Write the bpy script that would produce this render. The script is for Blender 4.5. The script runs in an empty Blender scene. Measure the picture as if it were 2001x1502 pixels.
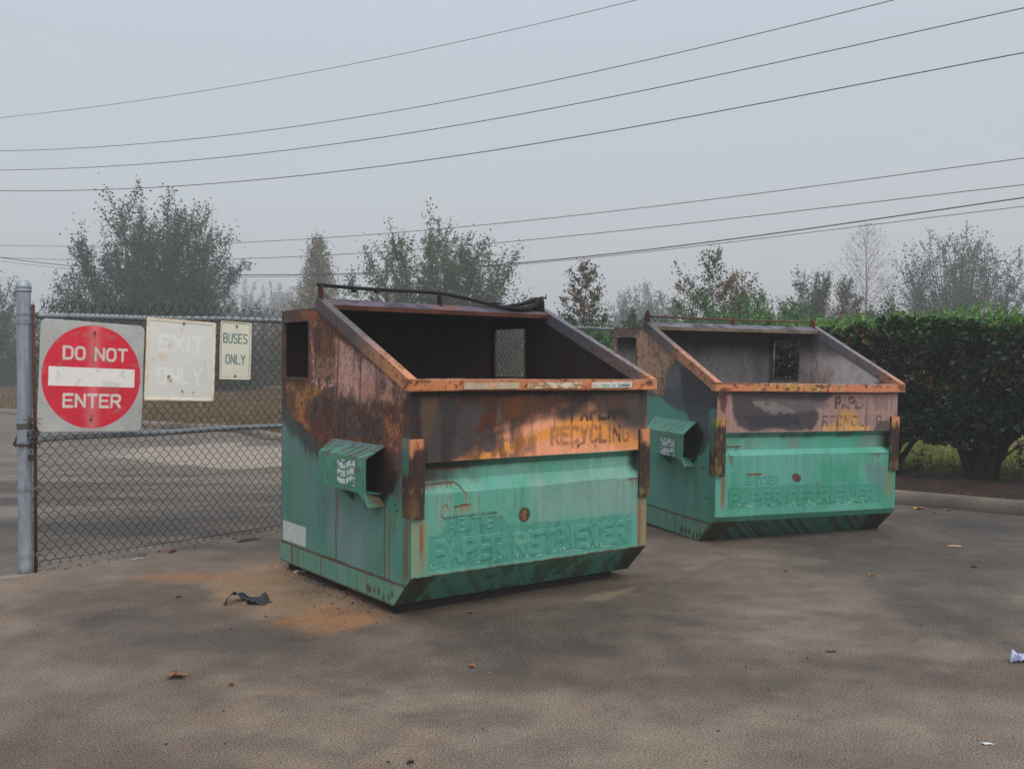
import bpy, bmesh, math, random
import numpy as np
from mathutils import Matrix, Vector
random.seed(7); RNG = np.random.default_rng(11)
SC = bpy.context.scene; COL = SC.collection
R = math.radians
# ------------------------------------------------------------------ camera
F_PX, PITCH, ROLL, H = 1906.13, .0227, .0031, 1.472
_c, _s, _cr, _sr = math.cos(PITCH), math.sin(PITCH), math.cos(ROLL), math.sin(ROLL)
RT = np.array([_cr, _s*_sr, _c*_sr]); UP = np.array([-_sr, _s*_cr, _c*_cr]); FW = np.array([0, _c, -_s])
CAM = np.array([0, 0, H])
cd = bpy.data.cameras.new('camera'); cam = bpy.data.objects.new('camera', cd); COL.objects.link(cam)
cam.matrix_world = Matrix(((RT[0], UP[0], -FW[0], 0), (RT[1], UP[1], -FW[1], 0), (RT[2], UP[2], -FW[2], H), (0, 0, 0, 1)))
cd.sensor_width = 36; cd.lens = 36*F_PX/2001; cd.clip_start = .05; cd.clip_end = 2000
SC.camera = cam
# ------------------------------------------------------------------ sky, sun, exposure
SUN_EL, SUN_AZ = R(52), R(150)          # azimuth measured clockwise from +Y
w = bpy.data.worlds.new('World'); SC.world = w; w.use_nodes = True
nt = w.node_tree; nt.nodes.clear()
def nn(t, typ, **k):
    n = t.nodes.new(typ)
    for a, b in k.items(): setattr(n, a, b)
    return n
out = nn(nt, 'ShaderNodeOutputWorld'); sky = nn(nt, 'ShaderNodeTexSky')
sky.sky_type = 'NISHITA'; sky.sun_disc = False; sky.sun_elevation = SUN_EL; sky.sun_rotation = SUN_AZ
sky.dust_density = 6; sky.air_density = 2
b1 = nn(nt, 'ShaderNodeBackground'); b1.inputs[1].default_value = .05; nt.links.new(sky.outputs[0], b1.inputs[0])
tc = nn(nt, 'ShaderNodeTexCoord'); sp = nn(nt, 'ShaderNodeSeparateXYZ'); nt.links.new(tc.outputs['Generated'], sp.inputs[0])
rp = nn(nt, 'ShaderNodeValToRGB'); nt.links.new(sp.outputs[2], rp.inputs[0])
e = rp.color_ramp.elements
e[0].position = 0; e[0].color = (.38, .41, .46, 1); e[1].position = 1; e[1].color = (1.02, 1.05, 1.10, 1)
for pz, cz in ((.08, (.41, .437, .50, 1)), (.30, (.415, .452, .507, 1)), (.55, (.55, .61, .67, 1))):
    q = e.new(pz); q.color = cz
b2 = nn(nt, 'ShaderNodeBackground'); b2.inputs[1].default_value = 1.0; nt.links.new(rp.outputs[0], b2.inputs[0])
ad = nn(nt, 'ShaderNodeAddShader'); nt.links.new(b1.outputs[0], ad.inputs[0]); nt.links.new(b2.outputs[0], ad.inputs[1])
nt.links.new(ad.outputs[0], out.inputs[0])
sl = bpy.data.lights.new('sun', 'SUN'); sl.energy = .85; sl.angle = R(35); sl.color = (1, .96, .9)
so = bpy.data.objects.new('sun', sl); COL.objects.link(so)
sd = Vector((math.sin(SUN_AZ)*math.cos(SUN_EL), math.cos(SUN_AZ)*math.cos(SUN_EL), math.sin(SUN_EL)))
so.rotation_euler = sd.to_track_quat('Z', 'Y').to_euler(); so.location = (0, -5, 30)
vs = SC.view_settings; vs.view_transform = 'Standard'; vs.look = 'None'; vs.gamma = 1; vs.exposure = 0; vs.use_curve_mapping = False
try: SC.cycles.volume_bounces = 2; SC.cycles.max_bounces = 8
except Exception: pass

# ------------------------------------------------------------------ picking helpers (photo pixel -> place)
def ray(px, py): return FW + RT*(px-1000.5)/F_PX + UP*(751-py)/F_PX
def ground(px, py, z=0.0):
    d = ray(px, py); return CAM + d*(z-H)/d[2]
def at(px, py, Y):
    d = ray(px, py); return CAM + d*Y/d[1]
# ------------------------------------------------------------------ noise
def _h(ix, iy, sd_):
    n = (ix.astype(np.int64)*374761393 + iy.astype(np.int64)*668265263 + sd_*974634777) & 0x7fffffff
    n = ((n ^ (n >> 13))*1274126177) & 0x7fffffff
    n = n ^ (n >> 16)
    return (n & 0xffffff)/float(0xffffff)
def vn(x, y, sd_=0):
    x = np.asarray(x, float); y = np.asarray(y, float)
    ix, iy = np.floor(x), np.floor(y); fx, fy = x-ix, y-iy
    fx = fx*fx*(3-2*fx); fy = fy*fy*(3-2*fy)
    a, b = _h(ix, iy, sd_), _h(ix+1, iy, sd_); c, d = _h(ix, iy+1, sd_), _h(ix+1, iy+1, sd_)
    return (a*(1-fx)+b*fx)*(1-fy)+(c*(1-fx)+d*fx)*fy
def fbm(x, y, sd_=0, o=4):
    s = 0; a = .5; t = 0
    for k in range(o):
        s = s+a*vn(x*2**k+k*17.3, y*2**k+k*9.1, sd_+k*31); t += a; a *= .55
    return s/t
def sst(e0, e1, x):
    t = np.clip((x-e0)/(e1-e0+1e-12), 0, 1); return t*t*(3-2*t)
def lin(*c):
    a = np.array(c, float)/255.
    if c[1] > 90 and c[1] > c[0]*1.22 and c[2] > c[0] and c[1] > c[2]: a = a*np.array([1.0, .99, 1.06])   # the bins' weathered teal green
    return np.where(a <= .04045, a/12.92, ((a+.055)/1.055)**2.4)
# ------------------------------------------------------------------ stroke lettering
def _sup(cx, cy, rx, ry, a0, a1, n=14, p=3.2):
    r = []
    for k in range(n+1):
        t = R(a0+(a1-a0)*k/n); c, s = math.cos(t), math.sin(t)
        r.append((cx+rx*math.copysign(abs(c)**(2/p), c), cy+ry*math.copysign(abs(s)**(2/p), s)))
    return r
GL = {
 'A': [[(0,0),(.5,1),(1,0)],[(.18,.3),(.82,.3)]], 'B': [[(0,0),(0,1),(.55,1)]+_sup(.55,.76,.4,.24,90,-90,8)+[(0,.52)],[(.55,.52)]+_sup(.55,.26,.45,.26,90,-90,8)+[(0,0)]],
 'C': [_sup(.5,.5,.5,.5,35,325,18)], 'D': [[(0,0),(0,1),(.4,1)]+_sup(.4,.5,.6,.5,90,-90,12)+[(0,0)]],
 'E': [[(1,0),(0,0),(0,1),(1,1)],[(0,.52),(.85,.52)]], 'F': [[(0,0),(0,1),(1,1)],[(0,.52),(.85,.52)]],
 'G': [_sup(.5,.5,.5,.5,40,340,18)+[(1,.45),(.6,.45)]], 'I': [[(.5,0),(.5,1)]], 'K': [[(0,0),(0,1)],[(1,1),(0,.4)],[(.3,.58),(1,0)]],
 'L': [[(0,1),(0,0),(1,0)]], 'N': [[(0,0),(0,1),(1,0),(1,1)]], 'O': [_sup(.5,.5,.5,.5,0,360,28)],
 'P': [[(0,0),(0,1),(.55,1)]+_sup(.55,.74,.45,.26,90,-90,10)+[(0,.48)]],
 'R': [[(0,0),(0,1),(.55,1)]+_sup(.55,.74,.45,.26,90,-90,10)+[(0,.48)],[(.5,.48),(1,0)]],
 'S': [_sup(.5,.745,.5,.255,30,200,10)+[(.12,.6),(.88,.42)]+_sup(.5,.255,.5,.255,20,-150,10)],
 'T': [[(0,1),(1,1)],[(.5,1),(.5,0)]], 'U': [[(0,1)]+_sup(.5,.4,.5,.4,180,360,12)+[(1,1)]],
 'V': [[(0,1),(.5,0),(1,1)]], 'X': [[(0,0),(1,1)],[(0,1),(1,0)]], 'Y': [[(0,1),(.5,.45),(1,1)],[(.5,.45),(.5,0)]],
 'H': [[(0,0),(0,1)],[(1,0),(1,1)],[(0,.5),(1,.5)]]}
def dseg(a, b, x0, y0, x1, y1):
    dx, dy = x1-x0, y1-y0; L = dx*dx+dy*dy+1e-12
    t = np.clip(((a-x0)*dx+(b-y0)*dy)/L, 0, 1)
    return np.hypot(a-x0-t*dx, b-y0-t*dy)
def dpoly(a, b, pts):
    d = np.full(np.shape(a), 9.)
    for p, q in zip(pts[:-1], pts[1:]): d = np.minimum(d, dseg(a, b, p[0], p[1], q[0], q[1]))
    return d
def text_dist(a, b, s, x0, x1, z0, z1, gap=.32, shear=0, widths=None):
    """distance field of the stroke lettering filling the box (centre lines inset by the caller)"""
    d = np.full(a.shape, 9.); ws = [(.15 if c == 'I' else .5 if c == ' ' else 1.) for c in s]
    tot = sum(ws)+gap*(len(s)-1); u = (x1-x0)/tot; x = x0
    for c, wd in zip(s, ws):
        if c != ' ':
            m = (a > x-.6*u) & (a < x+wd*u+.6*u) & (b > z0-.6*u) & (b < z1+.6*u)
            if m.any():
                am, bm_ = a[m], b[m]; dd = np.full(am.shape, 9.)
                for st in GL[c]:
                    P = [(x+(px*wd if c != 'I' else .5*wd)*u+shear*py*(z1-z0), z0+py*(z1-z0)) for px, py in st]
                    dd = np.minimum(dd, dpoly(am, bm_, P))
                d[m] = np.minimum(d[m], dd)
        x += (wd+gap)*u
    return d
def sdpoly(a, b, P):
    """signed distance to a polygon, positive inside"""
    d = np.full(np.shape(a), 9.); ins = np.zeros(np.shape(a), bool); n = len(P)
    for i in range(n):
        x0, y0 = P[i]; x1, y1 = P[(i+1) % n]
        d = np.minimum(d, dseg(a, b, x0, y0, x1, y1))
        if y0 != y1:
            c = (y0 > b) != (y1 > b)
            ins ^= c & (a < (x1-x0)*(b-y0)/(y1-y0)+x0)
    return np.where(ins, d, -d)
# ------------------------------------------------------------------ canvas: procedural paint held per vertex
class Canvas:
    def __init__(s, a, b, base, conv=None, seed=1, gain=1.):
        s.a, s.b = np.asarray(a, float), np.asarray(b, float); s.n = len(s.a); s.conv = conv or (lambda x, y: (x, y)); s.seed = seed; s.gain = gain
        s.c = np.tile(lin(*base)/gain, (s.n, 1)); s.disp = np.zeros(s.n); s.r = np.zeros(s.n)
    def P(s, pts): return [s.conv(*p) for p in pts]
    def mix(s, m, col, op=1., rust=None):
        m = np.clip(m*op, 0, 1)[:, None]; s.c = s.c*(1-m)+(lin(*col)/s.gain)*m
        if rust is not None: s.r = s.r*(1-m[:, 0])+rust*m[:, 0]
    def nz(s, sc, k=0, sx=1., sy=1., o=4): return fbm(s.a*sc*sx+s.seed*3.1, s.b*sc*sy+7, s.seed*13+k, o)
    def poly(s, pts, col, soft=.02, noise=.04, sc=9, op=1., k=0, sx=1., sy=1., rust=None):
        s.seed2 = k
        d = sdpoly(s.a, s.b, s.P(pts))+(s.nz(sc, k, sx, sy)-.5)*2*noise
        m = sst(-soft, soft, d); s.mix(m, col, op, rust); return m
    def line(s, pts, wd, col, op=1., noise=.5, sc=25, k=0, rust=None, soft=.6):
        d = dpoly(s.a, s.b, s.P(pts)); wv = wd*(1+(s.nz(sc, k)-.5)*2*noise)
        s.mix(1-sst(wv*(1-soft), wv*(1+soft), d), col, op, rust)
    def blob(s, c, rx, rz, col, op=1., noise=.5, sc=8, k=0, soft=.5, rust=None, sx=1., sy=1.):
        cx, cz = s.conv(*c); d = np.hypot((s.a-cx)/rx, (s.b-cz)/rz)+(s.nz(sc, k, sx, sy)-.5)*2*noise
        s.mix(1-sst(1-soft, 1+soft, d), col, op, rust)
    def drips(s, pts, length, col, n=8, wd=.006, op=.8, seed=0, rust=.8):
        P = s.P(pts); rg = random.Random(seed*7+s.seed)
        for _ in range(n):
            i = rg.randrange(len(P)-1) if len(P) > 1 else 0; t = rg.random()
            q0, q1 = P[i], P[min(i+1, len(P)-1)]; x = q0[0]+(q1[0]-q0[0])*t; z = q0[1]+(q1[1]-q0[1])*t
            L = length*rg.uniform(.35, 1.1); w_ = wd*rg.uniform(.6, 1.5)
            dx = np.abs(s.a-x-.004*np.sin(s.b*40)); tt = (z-s.b)/L
            m = (1-sst(w_*.4, w_*1.4, dx))*np.where((tt > 0) & (tt < 1), (1-tt)**.7, 0)
            s.mix(m, col, op, rust)
    def speck(s, col, sc, th, op=1., k=0, soft=.06, pts=None, psoft=.05, sx=1., sy=1., rust=None):
        m = sst(th-soft, th+soft, s.nz(sc, k, sx, sy, 3))
        if pts is not None: m = m*sst(-psoft, psoft, sdpoly(s.a, s.b, s.P(pts))+(s.nz(7, k+5)-.5)*.06)
        s.mix(m, col, op, rust)
    def streak(s, amt=.12, sc=30, k=40):
        v = (s.nz(sc, k, 1., .05, 3)-.5)*2*amt+(s.nz(3, k+1)-.5)*2*amt; s.c = s.c*(1+v)[:, None]
    def rgba(s): return np.concatenate([np.clip(s.c, 0, 1), np.clip(s.r, 0, 1)[:, None]], 1)
# ------------------------------------------------------------------ mesh helpers
def mesh_obj(name, V, F, mat, parent=None, C=None, smooth=False, loc=None):
    me = bpy.data.meshes.new(name); V = np.asarray(V, float)
    if isinstance(F, np.ndarray):
        n, k = F.shape
        me.vertices.add(len(V)); me.vertices.foreach_set('co', V.astype(np.float32).ravel())
        me.loops.add(n*k); me.loops.foreach_set('vertex_index', F.astype(np.int32).ravel())
        me.polygons.add(n); me.polygons.foreach_set('loop_start', np.arange(0, n*k, k, dtype=np.int32))
        me.update(calc_edges=True); me.validate()
    else:
        me.from_pydata(V.tolist(), [], F); me.update()
    if C is not None:
        C = np.asarray(C, float)
        if C.ndim == 1: C = np.tile(np.append(C, 0)[:4], (len(V), 1))
        if C.shape[1] == 3: C = np.concatenate([C, np.zeros((len(C), 1))], 1)
        ca = me.color_attributes.new('Col', 'FLOAT_COLOR', 'POINT'); ca.data.foreach_set('color', C.astype(np.float32).ravel())
    if smooth: me.polygons.foreach_set('use_smooth', np.ones(len(me.polygons), bool))
    me.materials.append(mat)
    o = bpy.data.objects.new(name, me); COL.objects.link(o)
    if parent is not None: o.parent = parent
    if loc is not None: o.location = loc
    return o
class MB:
    """collects pieces of one mesh"""
    def __init__(s): s.V = []; s.F = []; s.C = []; s.n = 0
    def add(s, V, F, C=(.5, .5, .5)):
        V = np.asarray(V, float); C = np.asarray(C, float)
        if C.ndim == 1: C = np.tile(C, (len(V), 1))
        if C.shape[1] == 3: C = np.concatenate([C, np.zeros((len(C), 1))], 1)
        s.F += [[int(i)+s.n for i in f] for f in F]; s.V.append(V); s.C.append(C); s.n += len(V)
    def box(s, x0, x1, y0, y1, z0, z1, C=(.5, .5, .5), T=None):
        V = np.array([[x, y, z] for x in (x0, x1) for y in (y0, y1) for z in (z0, z1)], float)
        F = [(0,1,3,2),(4,6,7,5),(0,4,5,1),(2,3,7,6),(0,2,6,4),(1,5,7,3)]
        s.add(V if T is None else T(V), F, C)
    def prism(s, poly, axis, t0, t1, C=(.5, .5, .5)):
        n = len(poly); V = []
        for t in (t0, t1):
            for p in poly: v = list(p); v.insert(axis, t); V.append(v)
        F = [list(range(n))[::-1], list(range(n, 2*n))]+[[i, (i+1) % n, n+(i+1) % n, n+i] for i in range(n)]
        s.add(V, F, C)
    def tube(s, pts, rad, n=6, C=(.5, .5, .5), caps=True):
        P = np.asarray(pts, float); m = len(P); rad = np.broadcast_to(np.asarray(rad, float), (m,))
        T = np.gradient(P, axis=0) if m > 1 else np.array([[0, 0, 1.]]); T /= np.linalg.norm(T, axis=1)[:, None]+1e-9
        ref = np.array([0, 0, 1.]) if abs(T[:, 2]).mean() < .8 else np.array([1., 0, 0])
        A = np.cross(T, ref); A /= np.linalg.norm(A, axis=1)[:, None]+1e-9; B = np.cross(T, A)
        an = np.arange(n)*2*math.pi/n
        V = (P[:, None]+rad[:, None, None]*(np.cos(an)[None, :, None]*A[:, None]+np.sin(an)[None, :, None]*B[:, None])).reshape(-1, 3)
        F = [(i*n+j, i*n+(j+1) % n, (i+1)*n+(j+1) % n, (i+1)*n+j) for i in range(m-1) for j in range(n)]
        if caps: F += [tuple(range(n))[::-1], tuple(range((m-1)*n, m*n))]
        Cc = np.asarray(C, float)
        if Cc.ndim == 2: Cc = np.repeat(Cc, n, axis=0)
        s.add(V, F, Cc)
    def sheet(s, q, step, cfn=None, C=(.5, .5, .5)):
        """bilinear grid over quad q (4 corners); cfn(V,u,v)->rgba"""
        q = np.asarray(q, float)
        nu = max(1, int(round(np.linalg.norm(q[1]-q[0])/step))); nv = max(1, int(round(np.linalg.norm(q[3]-q[0])/step)))
        u, v = np.meshgrid(np.linspace(0, 1, nu+1), np.linspace(0, 1, nv+1), indexing='ij'); u = u.ravel(); v = v.ravel()
        V = q[0]*((1-u)*(1-v))[:, None]+q[1]*(u*(1-v))[:, None]+q[2]*(u*v)[:, None]+q[3]*((1-u)*v)[:, None]
        i, j = np.meshgrid(np.arange(nu), np.arange(nv), indexing='ij'); a = (i*(nv+1)+j).ravel()
        F = np.stack([a, a+nv+1, a+nv+2, a+1], 1).tolist()
        s.add(V, F, C if cfn is None else cfn(V, u, v))
    def build(s, name, mat, parent=None, smooth=False):
        return mesh_obj(name, np.concatenate(s.V), s.F, mat, parent, np.concatenate(s.C), smooth)
def solid(o, th, off=-1):
    m = o.modifiers.new('thickness', 'SOLIDIFY'); m.thickness = th; m.offset = off; return o
def bevel(o, wd, seg=2):
    m = o.modifiers.new('edge', 'BEVEL'); m.width = wd; m.segments = seg; m.limit_method = 'ANGLE'; m.angle_limit = R(40); return o
def gridbox(mb, x0, x1, y0, y1, z0, z1, step, cfn, T=None):
    T = T or (lambda V: V)
    c = lambda *p: np.array(p, float)
    Q = [(c(x0,y0,z0),c(x1,y0,z0),c(x1,y0,z1),c(x0,y0,z1)), (c(x1,y1,z0),c(x0,y1,z0),c(x0,y1,z1),c(x1,y1,z1)),
         (c(x0,y1,z0),c(x0,y0,z0),c(x0,y0,z1),c(x0,y1,z1)), (c(x1,y0,z0),c(x1,y1,z0),c(x1,y1,z1),c(x1,y0,z1)),
         (c(x0,y0,z1),c(x1,y0,z1),c(x1,y1,z1),c(x0,y1,z1)), (c(x0,y1,z0),c(x1,y1,z0),c(x1,y0,z0),c(x0,y0,z0))]
    for q in Q:
        m = MB(); m.sheet(q, step); V = m.V[0]; C = cfn(V); mb.add(T(V), m.F, C)
def tag(o, label=None, cat=None, group=None, kind=None):
    if label: o['label'] = label
    if cat: o['category'] = cat
    if group: o['group'] = group
    if kind: o['kind'] = kind
    return o
def empty(name, M=None, loc=(0, 0, 0), label=None, cat=None, group=None):
    o = bpy.data.objects.new(name, None); COL.objects.link(o); o.empty_display_size = .2
    if M is not None: o.matrix_world = M
    else: o.location = loc
    return tag(o, label, cat, group)
# ------------------------------------------------------------------ materials
def mat_base(name):
    m = bpy.data.materials.new(name); m.use_nodes = True; t = m.node_tree; t.nodes.clear()
    o = nn(t, 'ShaderNodeOutputMaterial'); p = nn(t, 'ShaderNodeBsdfPrincipled'); t.links.new(p.outputs[0], o.inputs[0])
    return m, t, p
def mat_col(name, rough=.6, metal=0., var=.12, scale=90, bump=.15, rust_rough=.9, spec=.4, dist=.002, grime=False):
    """colour from the per-vertex paint, broken up by fine noise; alpha = how rusty"""
    m, t, p = mat_base(name); L = t.links.new
    at_ = nn(t, 'ShaderNodeAttribute', attribute_name='Col'); tcn = nn(t, 'ShaderNodeTexCoord')
    n1 = nn(t, 'ShaderNodeTexNoise'); n1.inputs['Scale'].default_value = scale; n1.inputs['Detail'].default_value = 6; n1.inputs['Roughness'].default_value = .65
    L(tcn.outputs['Object'], n1.inputs['Vector'])
    mr = nn(t, 'ShaderNodeMapRange'); L(n1.outputs[0], mr.inputs[0]); mr.inputs[1].default_value = .3; mr.inputs[2].default_value = .7
    mr.inputs[3].default_value = 1-var; mr.inputs[4].default_value = 1+var
    mx = nn(t, 'ShaderNodeVectorMath', operation='SCALE'); L(at_.outputs['Color'], mx.inputs[0]); L(mr.outputs[0], mx.inputs['Scale'])
    col_out = mx.outputs[0]
    if grime:
        mp_ = nn(t, 'ShaderNodeMapping'); mp_.inputs['Scale'].default_value = (21, 21, 1.9); L(tcn.outputs['Object'], mp_.inputs['Vector'])
        ns = nn(t, 'ShaderNodeTexNoise'); ns.inputs['Scale'].default_value = 1; ns.inputs['Detail'].default_value = 5; L(mp_.outputs[0], ns.inputs['Vector'])
        sr = nn(t, 'ShaderNodeMapRange'); L(ns.outputs[0], sr.inputs[0])
        for i_, v_ in ((1, .35), (2, .72), (3, 1.05), (4, .90)): sr.inputs[i_].default_value = v_
        sm = nn(t, 'ShaderNodeVectorMath', operation='SCALE'); L(col_out, sm.inputs[0]); L(sr.outputs[0], sm.inputs['Scale']); col_out = sm.outputs[0]
        # pitted dark and orange flecks where it has rusted, a few chips elsewhere
        for sc_, lo, hi, fcol, base_, k_ in ((170, .50, .58, (.018, .010, .008, 1), .10, .75), (115, .56, .63, (.30, .105, .035, 1), .04, .50), (46, .69, .705, (.075, .035, .02, 1), 2.6, 0.)):
            nf_ = nn(t, 'ShaderNodeTexNoise'); nf_.inputs['Scale'].default_value = sc_; nf_.inputs['Detail'].default_value = 4; nf_.inputs['Roughness'].default_value = .7; L(tcn.outputs['Object'], nf_.inputs['Vector'])
            fr_ = nn(t, 'ShaderNodeMapRange'); L(nf_.outputs[0], fr_.inputs[0]); fr_.inputs[1].default_value = lo; fr_.inputs[2].default_value = hi
            am = nn(t, 'ShaderNodeMath', operation='MULTIPLY_ADD'); L(at_.outputs['Alpha'], am.inputs[0]); am.inputs[1].default_value = k_; am.inputs[2].default_value = base_*.3
            mm_ = nn(t, 'ShaderNodeMath', operation='MULTIPLY'); L(fr_.outputs[0], mm_.inputs[0]); L(am.outputs[0], mm_.inputs[1])
            mxn = nn(t, 'ShaderNodeMix', data_type='RGBA'); L(mm_.outputs[0], mxn.inputs[0]); L(col_out, mxn.inputs[6]); mxn.inputs[7].default_value = fcol; col_out = mxn.outputs[2]
    L(col_out, p.inputs['Base Color'])
    rr = nn(t, 'ShaderNodeMapRange'); L(at_.outputs['Alpha'], rr.inputs[0]); rr.inputs[3].default_value = rough; rr.inputs[4].default_value = rust_rough
    ra = nn(t, 'ShaderNodeMath', operation='MULTIPLY_ADD'); L(n1.outputs[0], ra.inputs[0]); ra.inputs[1].default_value = .25; L(rr.outputs[0], ra.inputs[2])
    rs = nn(t, 'ShaderNodeMath', operation='SUBTRACT'); L(ra.outputs[0], rs.inputs[0]); rs.inputs[1].default_value = .125; L(rs.outputs[0], p.inputs['Roughness'])
    p.inputs['Metallic'].default_value = metal; p.inputs['Specular IOR Level'].default_value = spec
    if bump:
        bn = nn(t, 'ShaderNodeBump'); bn.inputs['Strength'].default_value = bump; bn.inputs['Distance'].default_value = dist
        ba = nn(t, 'ShaderNodeMath', operation='MULTIPLY_ADD'); L(at_.outputs['Alpha'], ba.inputs[0]); ba.inputs[1].default_value = 1.5; ba.inputs[2].default_value = .4
        bm_ = nn(t, 'ShaderNodeMath', operation='MULTIPLY'); L(ba.outputs[0], bm_.inputs[0]); L(n1.outputs[0], bm_.inputs[1])
        L(bm_.outputs[0], bn.inputs['Height']); L(bn.outputs[0], p.inputs['Normal'])
    return m
def mat_leaf(name, trans=.3, rough=.5):
    m, t, p = mat_base(name); L = t.links.new
    a = nn(t, 'ShaderNodeAttribute', attribute_name='Col'); L(a.outputs['Color'], p.inputs['Base Color'])
    p.inputs['Roughness'].default_value = rough; p.inputs['Specular IOR Level'].default_value = .35
    tr = nn(t, 'ShaderNodeBsdfTranslucent'); L(a.outputs['Color'], tr.inputs[0])
    ms = nn(t, 'ShaderNodeMixShader'); ms.inputs[0].default_value = trans
    L(p.outputs[0], ms.inputs[1]); L(tr.outputs[0], ms.inputs[2])
    o = [n for n in t.nodes if n.type == 'OUTPUT_MATERIAL'][0]; L(ms.outputs[0], o.inputs[0])
    return m
M_PAINT = mat_col('weathered_steel_paint', .48, 0, .12, 70, .4, grime=True)
M_CHAR = mat_col('scorched_steel', .85, 0, .25, 40, .5, grime=True, spec=.15)
M_RUST = mat_col('rusty_steel', .8, .1, .3, 120, .6, grime=True)
M_GALV = mat_col('galvanised_steel', .45, .35, .12, 30, .1)
M_SIGN = mat_col('sign_sheeting', .42, 0, .04, 25, .03)
M_BARK = mat_col('bark', .9, 0, .3, 60, .5)
M_LEAF = mat_leaf('foliage', .25, .55); M_GLOSS = mat_leaf('waxy_foliage', .15, .35)
M_CONC = mat_col('lot_concrete', .88, 0, .26, 26, .07, spec=.25, dist=.006)
M_KERB = mat_col('kerb_concrete', .9, 0, .22, 40, .3, dist=.004)
M_SOFT = mat_col('matte_litter', .8, 0, .12, 50, .1)
M_GRASS = mat_col('grass_blades', .8, 0, .2, 20, 0)
# finer aggregate grain for the lot
for q_ in M_CONC.node_tree.nodes:
    if q_.type == 'TEX_NOISE': q_.inputs['Scale'].default_value = 3.2; q_.inputs['Detail'].default_value = 12; q_.inputs['Roughness'].default_value = .74
t = M_CONC.node_tree; P_ = [n for n in t.nodes if n.type == 'BSDF_PRINCIPLED'][0]
src = P_.inputs['Base Color'].links[0].from_socket
n2 = nn(t, 'ShaderNodeTexNoise'); n2.inputs['Scale'].default_value = 130; n2.inputs['Detail'].default_value = 3
tcn = nn(t, 'ShaderNodeTexCoord'); t.links.new(tcn.outputs['Object'], n2.inputs['Vector'])
mr = nn(t, 'ShaderNodeMapRange'); t.links.new(n2.outputs[0], mr.inputs[0])
for i_, v_ in ((1, .38), (2, .62), (3, .50), (4, 1.62)): mr.inputs[i_].default_value = v_
mx = nn(t, 'ShaderNodeVectorMath', operation='SCALE'); t.links.new(src, mx.inputs[0]); t.links.new(mr.outputs[0], mx.inputs['Scale'])
fin = mx.outputs[0]
for sc_, lo_, hi_, fc_, am_ in ((75, .66, .70, (.36, .32, .27, 1), .55), (48, .685, .71, (.035, .03, .028, 1), .6)):
    n3_ = nn(t, 'ShaderNodeTexNoise'); n3_.inputs['Scale'].default_value = sc_; n3_.inputs['Detail'].default_value = 2; t.links.new(tcn.outputs['Object'], n3_.inputs['Vector'])
    m3_ = nn(t, 'ShaderNodeMapRange'); t.links.new(n3_.outputs[0], m3_.inputs[0]); m3_.inputs[1].default_value = lo_; m3_.inputs[2].default_value = hi_; m3_.inputs[4].default_value = am_
    x3_ = nn(t, 'ShaderNodeMix', data_type='RGBA'); t.links.new(m3_.outputs[0], x3_.inputs[0]); t.links.new(fin, x3_.inputs[6]); x3_.inputs[7].default_value = fc_; fin = x3_.outputs[2]
t.links.new(fin, P_.inputs['Base Color'])

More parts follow.
